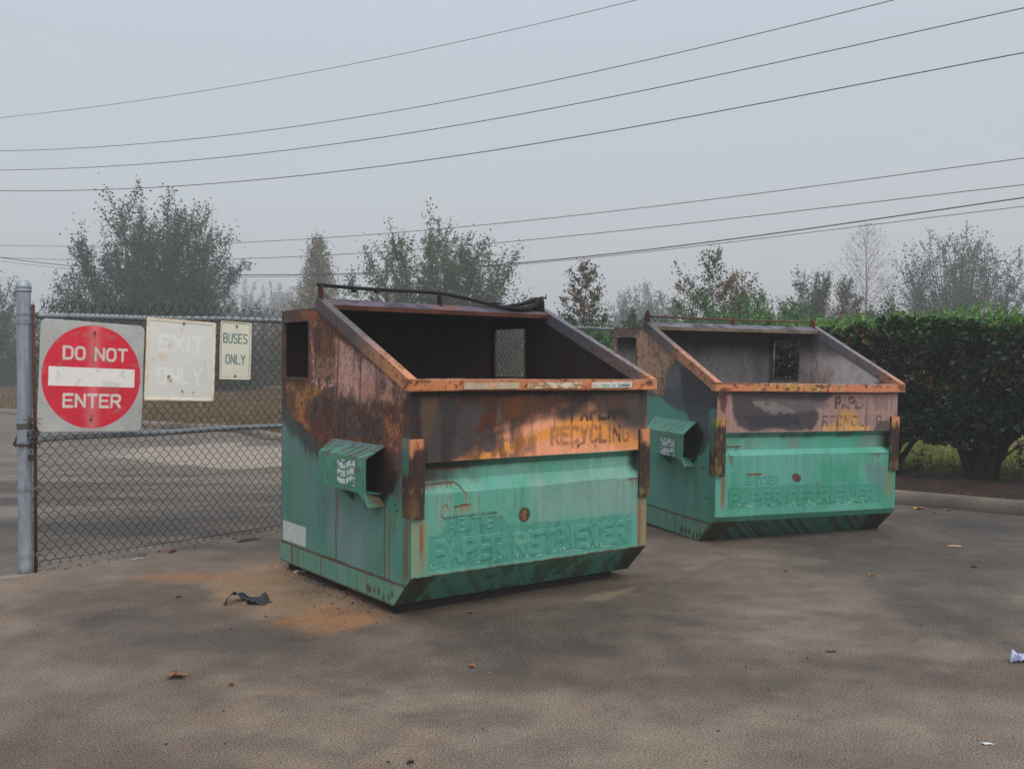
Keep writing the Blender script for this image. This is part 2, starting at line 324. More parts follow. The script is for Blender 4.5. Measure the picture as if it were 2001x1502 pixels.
# ------------------------------------------------------------------ the setting
G_GROUND = 1.22                       # display value of a white matte horizontal surface here
U_G = np.array([.6305, .7762]); N_G = np.array([-.7762, .6305])     # along the gate line, and away from the camera
G0 = np.array([-3.313, 6.763])
def gate_d(x, y): return (x-G0[0])*N_G[0]+(y-G0[1])*N_G[1]
def lot():
    def ax(lo, a, b, hi, st):
        return np.concatenate([np.linspace(lo, a, 14)[:-1], np.arange(a, b, st), np.geomspace(b, hi, 40) if b > 0 else np.linspace(b, hi, 20)])
    xs = np.concatenate([np.linspace(-60, -6, 60)[:-1], np.arange(-6, 6.5, .045), np.linspace(6.5, 40, 30)])
    ys = np.concatenate([np.linspace(-14, 2.6, 14)[:-1], np.arange(2.6, 15, .045), np.linspace(15, 60, 60)])
    X, Y = np.meshgrid(xs, ys, indexing='ij'); X = X.ravel(); Y = Y.ravel()
    gp = lambda px, py: tuple(ground(px, py)[:2])
    c = Canvas(X, Y, (110, 97, 86), gp, 3, G_GROUND)
    n1 = fbm(X*.55, Y*.55, 5); n2 = fbm(X*1.7, Y*1.7, 9); n3 = fbm(X*5, Y*5, 12)
    c.mix(sst(.42, .68, n1), (130, 115, 102), .6); c.mix(sst(.5, .3, n1), (78, 69, 62), .8)
    c.mix(sst(.55, .72, n2), (116, 100, 86), .4); c.mix(sst(.48, .3, n2), (78, 73, 70), .45)
    c.mix(sst(.45, .75, n3), (124, 116, 108), .16)
    a1 = fbm(X*.9+Y*.3, Y*1.5, 73, 6); a2 = fbm(X*3.2, Y*4.0+X*.6, 74, 5)
    c.mix(sst(.50, .64, a1), (142, 129, 116), .45); c.mix(sst(.46, .33, a1), (78, 70, 64), .3); c.mix(sst(.54, .72, a2), (134, 122, 110), .3); c.mix(sst(.46, .30, a2), (76, 70, 66), .35)
    # stains this side of the gate
    c.poly([(0,1130),(400,1090),(560,1075),(620,1110),(700,1180),(560,1190),(300,1180),(0,1220)], (124, 108, 94), .25, .3, 1.2, .6, 21)
    c.poly([(0,1240),(90,1230),(300,1330),(240,1420),(0,1400)], (124, 113, 103), .35, .35, 1.3, .5, 25)
    c.blob((330, 1180), .75, .5, (78, 71, 66), .55, .9, 3, 22)
    c.blob((420, 1235), .7, .3, (76, 69, 63), .55, .9, 3.2, 23); c.blob((260, 1250), .6, .35, (80, 73, 68), .5, .5, 2.2, 24)
    c.poly([(520,1100),(560,1085),(770,1190),(800,1215),(660,1225),(520,1205),(440,1180),(400,1130)], (152, 124, 98), .12, .2, 3, .8, 26)
    c.poly([(560,1212),(640,1185),(740,1190),(775,1205),(700,1222),(620,1232)], (158, 106, 66), .08, .14, 5, .62, 27)
    c.blob((370, 1128), .32, .12, (152, 104, 68), .6, .7, 5, 28); c.blob((520, 1130), .35, .2, (142, 112, 84), .5, .6, 4, 29)
    c.blob((640, 1130), .22, .3, (82, 76, 74), .55, .7, 8, 30)
    c.poly([(760,1195),(1230,1130),(1400,1150),(1300,1260),(1000,1300),(800,1270)], (76, 67, 61), .4, .5, 2.5, .65, 31)
    c.poly([(1260,1060),(1380,1062),(1500,1110),(1380,1140),(1250,1110)], (112, 100, 92), .2, .2, 2, .55, 32)
    c.poly([(1700,1000),(2001,1015),(2060,1230),(1800,1200),(1600,1120),(1500,1080)], (72, 70, 69), .5, .5, 2.2, .65, 33)
    c.blob((1850, 1215), .2, .6, (68, 65, 63), .5, .9, 4, 34); c.blob((1880, 1330), .6, .3, (82, 74, 68), .5, .6, 3, 35)
    c.poly([(1780,985),(2001,1003),(2001,1050),(1850,1035),(1760,1010)], (58, 58, 60), .3, .3, 1.5, .6, 36)
    c.poly([(1000,1420),(1600,1330),(2001,1380),(2001,1560),(900,1560)], (136, 123, 110), .35, .3, 1.4, .6, 37)
    c.poly([(0,1380),(300,1420),(420,1502),(300,1560),(0,1560)], (98, 82, 68), .3, .3, 1.6, .6, 38)
    c.mix(sst(.55, .8, fbm(X*9, Y*7, 71, 4)), (136, 128, 120), .16)
    c.mix(sst(.55, .78, fbm(X*3.1+9, Y*4, 72, 4)), (72, 66, 62), .3)
    # old yellow paint remains and the joint running away past the front dumpster
    c.line([(1290,1148),(1330,1133),(1420,1093),(1560,1040)], .012, (74, 70, 68), .5, .6, 6, 41)
    c.poly([(1142,1173),(1165,1160),(1236,1146),(1246,1150),(1200,1166),(1180,1176)], (136, 124, 98), .008, .06, 26, .5, 42)
    c.poly([(1335,1112),(1350,1105),(1375,1101),(1365,1108),(1350,1113)], (140, 132, 118), .01, .04, 24, .5, 43)
    c.line([(1770,1255),(1800,1245)], .01, (70, 66, 64), .4, .6, 8, 44)
    c.line([(0,1128),(40,1124),(72,1119)], .035, (150, 146, 140), .7, .6, 8, 45)
    for k_, pts_ in enumerate([[(1010,1330),(1120,1352),(1215,1390),(1330,1402),(1420,1440)],[(640,1290),(560,1330),(430,1350),(380,1392)],[(1380,1240),(1520,1262),(1600,1300),(1760,1310)]]): c.line(pts_, .004, (70, 62, 56), .35, .9, 9, 46+k_, soft=.8)
    # beyond the gate line: darker driveway
    g = gate_d(X, Y)
    on = sst(.10, .16, g+(fbm(X*3, Y*3, 50)-.5)*.08)*sst(4.6, 4.2, (X-G0[0])*U_G[0]+(Y-G0[1])*U_G[1]-4)
    c.mix((1-sst(.0, .05, np.abs(g-.13)))*on, (140, 132, 124), .6)
    st = fbm(X*.4, Y*2.4, 51); c.mix(on, (92, 86, 80), .85)
    c.mix(on*sst(.42, .7, st), (128, 118, 108), .85); c.mix(on*sst(.5, .3, st), (70, 66, 63), .6)
    c.mix(on*sst(.3, 1.0, g)*sst(3.0, 1.4, g), (66, 63, 61), .6); c.mix(on*sst(0, 4, Y-11.5), (116, 109, 103), .55)
    c.mix(on*sst(.5, .75, fbm(X*.5, Y*1.6, 52)), (118, 108, 98), .5)
    c.mix(on*(1-sst(.01, .035, np.abs(Y+.25*X-10.3))), (126, 118, 110), .6)
    d = c.poly([(160,884),(300,872),(420,866),(620,874),(620,905),(500,914),(430,915),(320,904),(230,893)], (158, 147, 134), .05, .10, 2, .95, 53)
    c.line([(230,894),(320,905),(430,916),(520,915),(620,905)], .03, (120, 104, 84), .6, .5, 5, 54)
    for k in range(5):
        y0 = 1005-k*19; c.line([(0,y0-30),(200,y0-14),(380,y0+2),(548,y0+8)], .05, (58, 57, 57), .28, .6, 2, 60+k)
    nx, ny = len(xs), len(ys); i, j = np.meshgrid(np.arange(nx-1), np.arange(ny-1), indexing='ij'); a = (i*ny+j).ravel()
    Fq = np.stack([a, a+ny, a+ny+1, a+1], 1)
    Z = (fbm(X*.7, Y*.7, 90)-.5)*.0
    return tag(mesh_obj('parking_lot', np.stack([X, Y, Z], 1), Fq, M_CONC, None, c.rgba()), 'stained grey brown concrete lot', kind='structure')
lot()
def flat(name, pts, z, mat, colfn, step=.5, kind='structure', label=None):
    x0, x1 = min(p[0] for p in pts), max(p[0] for p in pts); y0, y1 = min(p[1] for p in pts), max(p[1] for p in pts)
    bm = bmesh.new(); nx = max(2, int((x1-x0)/step)); ny = max(2, int((y1-y0)/step))
    bmesh.ops.create_grid(bm, x_segments=nx, y_segments=ny, size=.5, matrix=Matrix.Translation(((x0+x1)/2, (y0+y1)/2, 0)) @ Matrix.Diagonal((x1-x0, y1-y0, 1, 1)))
    V = np.array([v.co[:] for v in bm.verts]); 
    n = len(pts)
    ar = sum(pts[i][0]*pts[(i+1) % n][1]-pts[(i+1) % n][0]*pts[i][1] for i in range(n))
    for i in range(n):
        p, q = pts[i], pts[(i+1) % n]; nr = Vector((q[1]-p[1], -(q[0]-p[0]), 0)).normalized()*(1 if ar > 0 else -1)
        bmesh.ops.bisect_plane(bm, geom=bm.verts[:]+bm.edges[:]+bm.faces[:], plane_co=(p[0], p[1], 0), plane_no=nr, clear_outer=True, dist=1e-5)
    me_v = np.array([v.co[:] for v in bm.verts]); bm.verts.index_update(); Fs = [[v.index for v in f.verts] for f in bm.faces]; bm.free()
    C = colfn(me_v[:, 0], me_v[:, 1]); me_v[:, 2] = z(me_v[:, 0], me_v[:, 1]) if callable(z) else z
    return tag(mesh_obj(name, me_v, Fs, mat, None, C), label, kind=kind)
def grass_col(x, y):
    c = Canvas(x, y, (92, 78, 56), None, 5, 1.1)
    c.mix(sst(.4, .65, fbm(x*.35, y*.35, 61)), (92, 84, 56), .7); c.mix(sst(.45, .7, fbm(x*1.1, y*1.1, 63)), (122, 100, 74), .7)
    c.mix(sst(.5, .75, fbm(x*2.2, y*2.2, 66)), (70, 72, 44), .6)
    c.mix(sst(3.5, .2, np.abs(y-20-.0*x))*sst(.4, .6, fbm(x*.8, y*.8, 64)), (76, 80, 48), .5)
    return c.rgba()
M_LAWN = mat_col('dry_lawn', .95, 0, .35, 9, .6, spec=.1, dist=.03)
# the ground sheet out to the horizon
flat('ground', [(-190, -38), (190, -38), (190, 258), (-190, 258)], -.02, M_LAWN, grass_col, 12)
K1 = [(-70, 62), (-30, 38), (-18, 30), (-14.25, 27.1), (-12.8, 26.2), (-10.6, 24.0), (-8.2, 21.65), (-5.8, 20.2), (-4.28, 18.0), (-1.5, 16.3), (.6, 14.8), (1.5, 13.2), (1.9, 12.2)]
K2 = [(1.9, 12.2), (2.6, 11.5), (3.35, 10.75), (4.03, 10.18), (4.96, 9.42), (6.2, 8.3), (8.2, 6.6), (14, 1.6), (30, -12)]
def smooth_path(P, n=8):
    P = np.array(P, float); o = []
    for i in range(len(P)-1):
        a, b, c_, d = P[max(i-1, 0)], P[i], P[i+1], P[min(i+2, len(P)-1)]
        for k in range(n):
            t = k/n; o.append(.5*((2*b)+(-a+c_)*t+(2*a-5*b+4*c_-d)*t*t+(-a+3*b-3*c_+d)*t**3))
    o.append(P[-1]); return np.array(o)
def kerb(name, path, label, wd=.17, h=.135, away=1):
    P = smooth_path(path); T = np.gradient(P, axis=0); T /= np.linalg.norm(T, axis=1)[:, None]; Nn = np.stack([-T[:, 1], T[:, 0]], 1)*away
    prof = [(0, -.05), (.0, .03), (.012, h*.6), (.035, h*.88), (.07, h), (wd-.03, h), (wd, h-.02), (wd, -.05)]
    V = []; m = len(prof)
    for p, n_ in zip(P, Nn):
        for a, b in prof: V.append((p[0]+n_[0]*a, p[1]+n_[1]*a, b))
    V = np.array(V); Fs = [(i*m+j, (i+1)*m+j, (i+1)*m+j+1, i*m+j+1) for i in range(len(P)-1) for j in range(m-1)]
    s_ = np.arange(len(V)); c = Canvas(V[:, 0]+V[:, 1], V[:, 2]*3+V[:, 0]-V[:, 1], (126, 116, 106), None, 8, 1.0)
    c.mix(sst(.45, .7, fbm(V[:, 0]*2, V[:, 1]*2, 81)), (98, 90, 82), .8); c.mix(sst(.05, -.03, V[:, 2]), (52, 49, 47), .8)
    c.mix(sst(.5, .75, fbm(V[:, 0]*5, V[:, 1]*5, 84)), (80, 72, 64), .6)
    return tag(mesh_obj(name, V, Fs, M_KERB, None, c.rgba(), True), label, kind='structure')
kerb('kerb', K1, 'rounded concrete kerb round the far lawn'); kerb('kerb', K2, 'rounded concrete kerb below the hedge')
# lawns and planting bed behind the kerbs
def strip_beyond(name, path, away, mat, colfn, z=.115, label=None, far=None):
    """sheet from a kerb path outwards to a far path"""
    P = smooth_path(path, 10); T = np.gradient(P, axis=0); T /= np.linalg.norm(T, axis=1)[:, None]; Nn = np.stack([-T[:, 1], T[:, 0]], 1)
    A = P+Nn*.15; 
    far = np.array(far); tt = np.linspace(0, len(far)-1, len(A)); B = np.stack([np.interp(tt, range(len(far)), far[:, k]) for k in (0, 1)], 1)
    ks = 1-(1-np.linspace(0, 1, 90))**.5; ks = np.linspace(0, 1, 90)**1.8
    V = (A[:, None]*(1-ks)[None, :, None]+B[:, None]*ks[None, :, None]).reshape(-1, 2); m = len(ks)
    i, j = np.meshgrid(np.arange(len(A)-1), np.arange(m-1), indexing='ij'); a = (i*m+j).ravel(); Fq = np.stack([a, a+m, a+m+1, a+1], 1)
    V3 = np.concatenate([V, np.full((len(V), 1), z)], 1); V3[:, 2] += (fbm(V[:, 0]*3, V[:, 1]*3, 6)-.5)*.03
    return tag(mesh_obj(name, V3, Fq, mat, None, colfn(V[:, 0], V[:, 1])), label, kind='structure')
strip_beyond('lawn', K1, 1, M_LAWN, grass_col, .11, 'dry brown lawn', [(-160, 200), (-80, 260), (0, 260), (60, 200), (60, 120), (30, 60), (14, 30), (6, 18), (3.4, 14.2)])
def bed_col(x, y):
    c = Canvas(x, y, (52, 42, 36), None, 9, .95)
    d = np.hypot(x-5.6, y-12.9)
    s_ = (x-4.03)*.633+(y-10.18)*.774      # distance back from the kerb
    c.mix(sst(.5, .7, fbm(x*3, y*3, 67)), (38, 32, 29), .7); c.mix(sst(.55, .75, fbm(x*6, y*6, 68)), (78, 50, 36), .6)
    c.mix(sst(2.15, 2.55, s_+(fbm(x*2, y*2, 69)-.5)*.6), (84, 82, 44), .95)
    c.mix(sst(4, 9, s_), (118, 104, 68), .8)
    return c.rgba()
M_BED = mat_col('leafy_soil', .95, 0, .4, 25, .8, spec=.15, dist=.02)
strip_beyond('planting_bed', K2, 1, M_BED, bed_col, .115, 'dark soil bed running into grass', [(4.6, 16), (8, 26), (16, 44), (30, 60), (60, 60), (90, 40), (100, 10), (100, -20)])

# ------------------------------------------------------------------ leaves / trees
def leaf_quads(P, size, seed=0, aspect=1.6, up=0.):
    rg = np.random.default_rng(seed); n = len(P); size = np.broadcast_to(np.asarray(size, float), (n,))*rg.uniform(.6, 1.3, n)
    d = rg.normal(size=(n, 3)); d[:, 2] += up; d /= np.linalg.norm(d, axis=1)[:, None]
    e_ = rg.normal(size=(n, 3)); s = np.cross(d, e_); s /= np.linalg.norm(s, axis=1)[:, None]+1e-9
    nr = np.cross(d, s)
    a = d*size[:, None]*.5; b = s*(size/aspect)[:, None]*.5
    V = np.stack([P-a, P+b-a*.1+nr*size[:, None]*.06, P+a, P-b-a*.1+nr*size[:, None]*.06], 1).reshape(-1, 3)
    return V, np.arange(4*n).reshape(n, 4)
def leaf_cols(n, pal, seed=0, P=None, sc=1.2, gain=1.08):
    """pal: list of (rgb display, weight); clump noise shifts the pick so that tones gather in clumps"""
    rg = np.random.default_rng(seed+5); wt = np.cumsum([p[1] for p in pal]); wt = wt/wt[-1]
    u = rg.random(n)
    if P is not None: u = np.clip(u*.55+.45*sst(.3, .7, fbm(P[:, 0]*sc+P[:, 2]*.7, P[:, 2]*sc+P[:, 1]*.9, seed)), 0, .9999)
    k = np.searchsorted(wt, u); c = np.array([lin(*p[0])/gain for p in pal])[np.minimum(k, len(pal)-1)]
    c = c*rg.uniform(.72, 1.28, (n, 1)); return np.repeat(np.concatenate([np.clip(c, 0, 1), np.zeros((n, 1))], 1), 4, axis=0)
def bez(a, b, c, n=8):
    t = np.linspace(0, 1, n)[:, None]; return a*(1-t)**2+2*b*t*(1-t)+c*t*t
def tree(name, base, Ht, Rx, label, cat, group=None, limbs=26, leaves=16000, size=.08, pal=None, kind='vase', seed=0, Ry=None, low=.12, twig=.16,
         bark=(70, 62, 56), prof=None, up=.6, jitter=.10, dense_low=0., trunk_r=None, wisps=6, subs=9, mat=None, aspect=1.7, sleaf=1.):
    rg = np.random.default_rng(seed+100); base = np.array(base, float); Ry = Ry or Rx*.8
    root = empty(name, loc=base, label=label, cat=cat, group=group)
    tr = trunk_r or Ht*.0085; mb = MB(); pts = []; wts = []
    bc = np.append(lin(*bark)/.7, .5)
    if kind == 'vase':
        for k in range(limbs+wisps):
            az = 2.39996*k+rg.uniform(-.4, .4); r = math.sqrt((k % limbs+.5)/limbs)*rg.uniform(.85, 1.05)
            pr = (prof(r) if prof else (1-.55*r**2.2))*rg.uniform(.78, .93)
            if k >= limbs: pr *= 1.05; r = rg.uniform(.1, .75)
            fill = k < limbs and k % 3 == 0 and r > .3
            if fill: pr *= rg.uniform(.35, .8); r = min(1.05, r*1.15)
            tip = np.array([math.cos(az)*r*Rx, math.sin(az)*r*Ry, Ht*pr])
            zc = Ht*(.18+.25*(1-r)); ctl = np.array([tip[0]*.5, tip[1]*.5, zc*1.05*(.6 if fill else 1)])
            st = np.array([rg.normal()*tr*1.5, rg.normal()*tr*1.5, 0])
            B = bez(st, ctl, tip, 9)+np.cumsum(rg.normal(size=(9, 3))*Ht*.006, axis=0)
            mb.tube(B, np.linspace(tr*.8, tr*.10, 9), 4, bc, False)
            Lk = np.linalg.norm(tip)
            for q in range(subs if k < limbs else 4):
                t = rg.uniform(low+.12, .98); i = t*8; i0 = int(i); p = B[i0]*(1-i+i0)+B[min(i0+1, 8)]*(i-i0)
                tg = B[min(i0+1, 8)]-B[max(i0-1, 0)]; tg /= np.linalg.norm(tg)+1e-9
                d = tg*.8+rg.normal(size=3)*.55+np.array([0, 0, up*.4]); d /= np.linalg.norm(d)
                L = Lk*twig*rg.uniform(.5, 1.25)*(1.25-.6*t)
                if k >= limbs: L *= .55
                T_ = bez(p, p+d*L*.55, p+d*L+np.array([0, 0, up*L*.3]), 5)
                mb.tube(T_, np.linspace(tr*.16, tr*.05, 5), 3, bc, False)
                pts.append(T_); wts.append(L*(1 if k < limbs else .35))
            pts.append(B[6:]); wts.append(Lk*.12)
    elif kind in ('cone', 'bare'):
        tz = np.linspace(0, 1, 10); T0 = np.stack([rg.normal(size=10)*.01*Ht*tz, rg.normal(size=10)*.01*Ht*tz, tz*Ht], 1)
        mb.tube(T0, tr*(1-.93*tz), 6, bc, False)
        for k in range(limbs):
            t = low+(1-low)*((k+.5)/limbs)**.9; az = 2.39996*k+rg.uniform(-.3, .3)
            rr = (prof(t) if prof else (1-t)**.85)*Rx*rg.uniform(.75, 1.1)+.02*Ht
            p = np.array([0, 0, t*Ht*.97]); tip = p+np.array([math.cos(az)*rr, math.sin(az)*rr, rr*up])
            B = bez(p, (p+tip)/2+np.array([0, 0, -rr*.08]), tip, 6)
            mb.tube(B, np.linspace(tr*.3*(1.1-t), tr*.05, 6), 3, bc, False); pts.append(B[1:]); wts.append(rr)
            for q in range(subs):
                s_ = rg.uniform(.25, 1); i = s_*5; i0 = int(i); b = B[i0]*(1-i+i0)+B[min(i0+1, 5)]*(i-i0)
                d = (tip-p)/rr*.7+rg.normal(size=3)*.6+np.array([0, 0, up*.3]); d /= np.linalg.norm(d); L = rr*.34*rg.uniform(.4, 1.2)
                T_ = bez(b, b+d*L*.5, b+d*L+np.array([0, 0, L*.1*up]), 4); mb.tube(T_, np.linspace(tr*.07, tr*.03, 4), 3, bc, False); pts.append(T_); wts.append(L)
    tk = mb.build('trunk', M_BARK, root)
    if leaves:
        wts = np.array(wts); wts = wts/wts.sum(); ch = rg.choice(len(pts), leaves, p=wts)
        tt = rg.random(leaves)**.8; P = np.empty((leaves, 3))
        for q in range(len(pts)):
            m = ch == q
            if not m.any(): continue
            S = pts[q]; x = tt[m]*(len(S)-1); i0 = np.minimum(x.astype(int), len(S)-2); f = (x-i0)[:, None]; P[m] = S[i0]*(1-f)+S[i0+1]*f
        P += rg.normal(size=P.shape)*Ht*jitter*.15*rg.choice([.5, 1, 1.8], (leaves, 1))
        if dense_low > 0:
            nl = int(leaves*dense_low); a = rg.uniform(0, 2*math.pi, nl); r = np.sqrt(rg.random(nl)); zz = rg.random(nl)**1.3*Ht*.45
            r = r*(.9+.35*fbm(a*2, zz, seed)); Q = np.stack([np.cos(a)*r*Rx*.95, np.sin(a)*r*Ry*.95, zz], 1); Q += 0
            keep = fbm(Q[:, 0]*.9+Q[:, 1]*.6, Q[:, 2]*1.3, seed+3, 3) > .40; P = np.concatenate([P, Q[keep]])
        P[:, 2] = np.abs(P[:, 2])+.02
        V, Fq = leaf_quads(P, size*sleaf, seed, aspect); mesh_obj('crown', V, Fq, mat or M_LEAF, root, leaf_cols(len(P), pal, seed, P, 1.5/max(1, Ht*.16)))
    return root
OAK = [((40, 54, 42), 3), ((56, 74, 52), 4), ((76, 94, 64), 3), ((96, 110, 78), 1)]
OLIVE = [((48, 62, 44), 3), ((76, 92, 60), 4), ((100, 114, 76), 4), ((124, 134, 96), 1)]
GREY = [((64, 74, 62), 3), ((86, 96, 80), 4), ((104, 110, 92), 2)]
RUST_ = [((110, 58, 48), 4), ((134, 80, 62), 4), ((90, 74, 54), 3), ((152, 108, 80), 1)]
YEL = [((112, 100, 56), 3), ((134, 118, 70), 4), ((98, 96, 60), 3), ((150, 100, 70), 1)]
MIXR = [((64, 84, 50), 4), ((92, 100, 60), 3), ((124, 84, 62), 2), ((150, 106, 80), 2)]
GRN = [((52, 88, 50), 3), ((74, 124, 64), 4), ((106, 150, 80), 2)]
def b_at(px, Y, z=0): p = at(px, 700, Y); return (p[0], p[1], z)
def hz(py, Y, px=1000): return float(at(px, py, Y)[2])
# left field
tree('oak_tree', b_at(300, 46), hz(376, 46), 5.0, 'large dark green many stemmed tree behind the signed gate', 'tree', 'trees in the fog', 46, 82000, .13, OAK, seed=1, low=.1, twig=.24,
     prof=lambda r: 1-.95*max(0, r-.42)**1.25, dense_low=.4, wisps=12, subs=18)
tree('oak_tree', b_at(-45, 52), hz(478, 52), 3.4, 'faint green tree cut by the left edge of the view', 'tree', 'trees in the fog', 24, 26000, .11, OAK, seed=2, dense_low=.6)
tree('shrub', b_at(150, 50), hz(610, 50), 3.4, 'low spreading green shrub filling under the large many stemmed tree', 'shrub', None, 18, 9000, .11, OAK, seed=21, prof=lambda r: 1-.3*r*r, dense_low=.8)
tree('shrub', b_at(400, 44), hz(590, 44), 2.5, 'rounded dark shrub at the right foot of the large tree', 'shrub', None, 18, 9000, .10, OAK, seed=22, prof=lambda r: 1-.3*r*r, dense_low=.8)
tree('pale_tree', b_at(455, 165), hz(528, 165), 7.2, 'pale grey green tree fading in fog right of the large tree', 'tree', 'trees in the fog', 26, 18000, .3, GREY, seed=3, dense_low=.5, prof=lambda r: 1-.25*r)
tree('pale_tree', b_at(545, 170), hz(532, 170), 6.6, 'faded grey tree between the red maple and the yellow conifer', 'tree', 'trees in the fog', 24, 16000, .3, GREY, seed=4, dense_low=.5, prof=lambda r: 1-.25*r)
tree('red_maple', b_at(518, 62), hz(556, 62), 1.7, 'small dull red tree low beside the yellow conifer', 'tree', 'trees in the fog', 16, 3200, .14, [((112, 62, 60), 4), ((130, 82, 74), 3), ((98, 78, 70), 2)], seed=5, prof=lambda r: 1-.7*r, dense_low=.3)
tree('conifer', b_at(622, 62), hz(458, 62), 2.7, 'yellow brown cone shaped conifer above the front dumpster', 'tree', 'trees in the fog', 90, 30000, .13, YEL, kind='cone', seed=6, low=.04, up=.35, subs=7,
     prof=lambda t: (1-t)**.75*(1 if t < .55 else .8), jitter=.10, dense_low=.15)
tree('oak_tree', b_at(856, 40), hz(412, 40), 4.5, 'airy olive green tree with long wispy shoots behind the front dumpster', 'tree', 'trees in the fog', 42, 80000, .11, OLIVE, seed=8, low=.08, twig=.24,
     prof=lambda r: .93-.7*max(0, r-.45)**1.2, dense_low=.6, wisps=12, subs=16)
tree('shrub', b_at(990, 38), hz(535, 38), 1.5, 'pale thin shrub at the right flank of the airy olive tree', 'shrub', None, 20, 5500, .08, OLIVE, seed=9, dense_low=.4, prof=lambda r: 1-.4*r)
tree('young_oak', b_at(1140, 24), hz(510, 24), .8, 'young tree with russet leaves and a bare pointed top between the dumpsters', 'tree', 'trees in the fog', 30, 5200, .09, MIXR[2:]+MIXR[:2], kind='cone', seed=10, low=.1, up=.9, subs=5,
     prof=lambda t: (1-t)**.6, dense_low=.35, aspect=2.2)
tree('oleander', b_at(1090, 22), hz(590, 22), .75, 'deep green oleander bush behind the corner of the front dumpster', 'shrub', None, 18, 5200, .10, GRN, seed=11, dense_low=.6, aspect=3, prof=lambda r: 1-.3*r)
tree('shrub', b_at(1195, 23), hz(615, 23), .9, 'thin arching red brown shrub left of the rear dumpster', 'shrub', None, 16, 1500, .08, RUST_, seed=12, dense_low=.25, prof=lambda r: 1-.3*r)
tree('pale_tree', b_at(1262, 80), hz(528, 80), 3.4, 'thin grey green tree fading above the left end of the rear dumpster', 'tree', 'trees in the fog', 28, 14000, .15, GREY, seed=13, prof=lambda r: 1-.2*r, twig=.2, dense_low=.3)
tree('young_oak', b_at(1392, 27), hz(490, 27), 1.25, 'young tree with brown and green leaves and one tall spire', 'tree', 'trees in the fog', 40, 9000, .085, MIXR, kind='cone', seed=14, low=.1, up=.8, subs=6,
     prof=lambda t: .13 if t > .72 else (1.05-t)**.4, dense_low=.3, aspect=2)
tree('young_oak', b_at(1455, 28), hz(512, 28), 1.2, 'round headed young tree turning red brown beside the spired one', 'tree', 'trees in the fog', 28, 9000, .085, MIXR, seed=15, dense_low=.3, prof=lambda r: 1-.35*r*r)
tree('oleander', b_at(1372, 22), hz(552, 22), 1.05, 'bright green oleander bush above the middle of the rear dumpster', 'shrub', None, 20, 8000, .11, GRN, seed=16, dense_low=.7, aspect=3.2, prof=lambda r: 1-.25*r, wisps=10)
tree('oleander', b_at(1475, 21), hz(536, 21), 1.05, 'taller green oleander bush behind the right half of the rear dumpster', 'shrub', None, 20, 8000, .11, GRN, seed=17, dense_low=.7, aspect=3.2, prof=lambda r: 1-.25*r, wisps=10)
tree('oak_tree', b_at(1600, 42), hz(508, 42), 2.3, 'dark green rounded tree left of the bare tree', 'tree', 'trees in the fog', 30, 30000, .10, OAK, seed=18, dense_low=.6, prof=lambda r: 1-.4*r*r)
tree('bare_cypress', b_at(1690, 56), hz(432, 56), 3.0, 'nearly leafless straight tree with fine reddish branches', 'tree', 'trees in the fog', 110, 900, .09, RUST_, kind='bare', seed=19, low=.28, up=.95, subs=9, bark=(112, 92, 88), trunk_r=.07,
     prof=lambda t: (1-t)**.7)
tree('shrub', b_at(1648, 34), hz(545, 34), 1.3, 'patch of orange brown foliage at the foot of the bare tree', 'shrub', None, 20, 5000, .085, RUST_, seed=20, dense_low=.3)
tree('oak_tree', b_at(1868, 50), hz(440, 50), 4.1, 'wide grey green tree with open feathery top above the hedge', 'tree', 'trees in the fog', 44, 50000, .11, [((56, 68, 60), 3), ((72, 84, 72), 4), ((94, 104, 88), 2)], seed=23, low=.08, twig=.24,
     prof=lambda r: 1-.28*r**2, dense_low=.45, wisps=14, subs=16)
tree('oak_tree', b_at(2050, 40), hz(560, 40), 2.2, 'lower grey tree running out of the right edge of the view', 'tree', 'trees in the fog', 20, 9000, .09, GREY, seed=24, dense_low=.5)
tree('shrub', b_at(1790, 24), hz(575, 24), 1.6, 'mixed olive and brown bush between hedge top and feathery tree', 'shrub', None, 26, 9000, .085, [((58, 78, 50), 4), ((78, 92, 58), 3), ((112, 84, 62), 2)], seed=25, dense_low=.6, prof=lambda r: 1-.25*r)
tree('shrub', b_at(1650, 23), hz(590, 23), 1.2, 'olive green bush rising just behind the hedge top', 'shrub', None, 22, 7000, .085, [((58, 82, 50), 4), ((74, 94, 58), 3), ((96, 84, 60), 1)], seed=26, dense_low=.6, prof=lambda r: 1-.25*r)
for i, (px, Yd, py, rx, sd_, pl, lb) in enumerate([(1140, 20, 612, .85, 61, GRN, 'low green bush between the two dumpsters, nearest the far gate leaf'), (1255, 27, 596, 1.3, 62, OLIVE, 'soft olive bush left of the spired young tree'),
    (1545, 25, 574, 1.3, 63, GRN, 'green bush joining the oleanders to the hedge top'), (1425, 24, 588, 1.4, 64, GRN, 'low broad green bush right behind the rusty rod'), (1720, 26, 572, 1.5, 65, OLIVE, 'olive bush just right of the bare tree foot'), (1930, 27, 590, 1.7, 66, OAK, 'dark bush above the right part of the hedge')]):
    tree('shrub', b_at(px, Yd), hz(py, Yd), rx, lb, 'shrub', None, 24, 10000, .09, pl, seed=sd_, dense_low=.8, prof=lambda r: 1-.2*r*r, wisps=9)
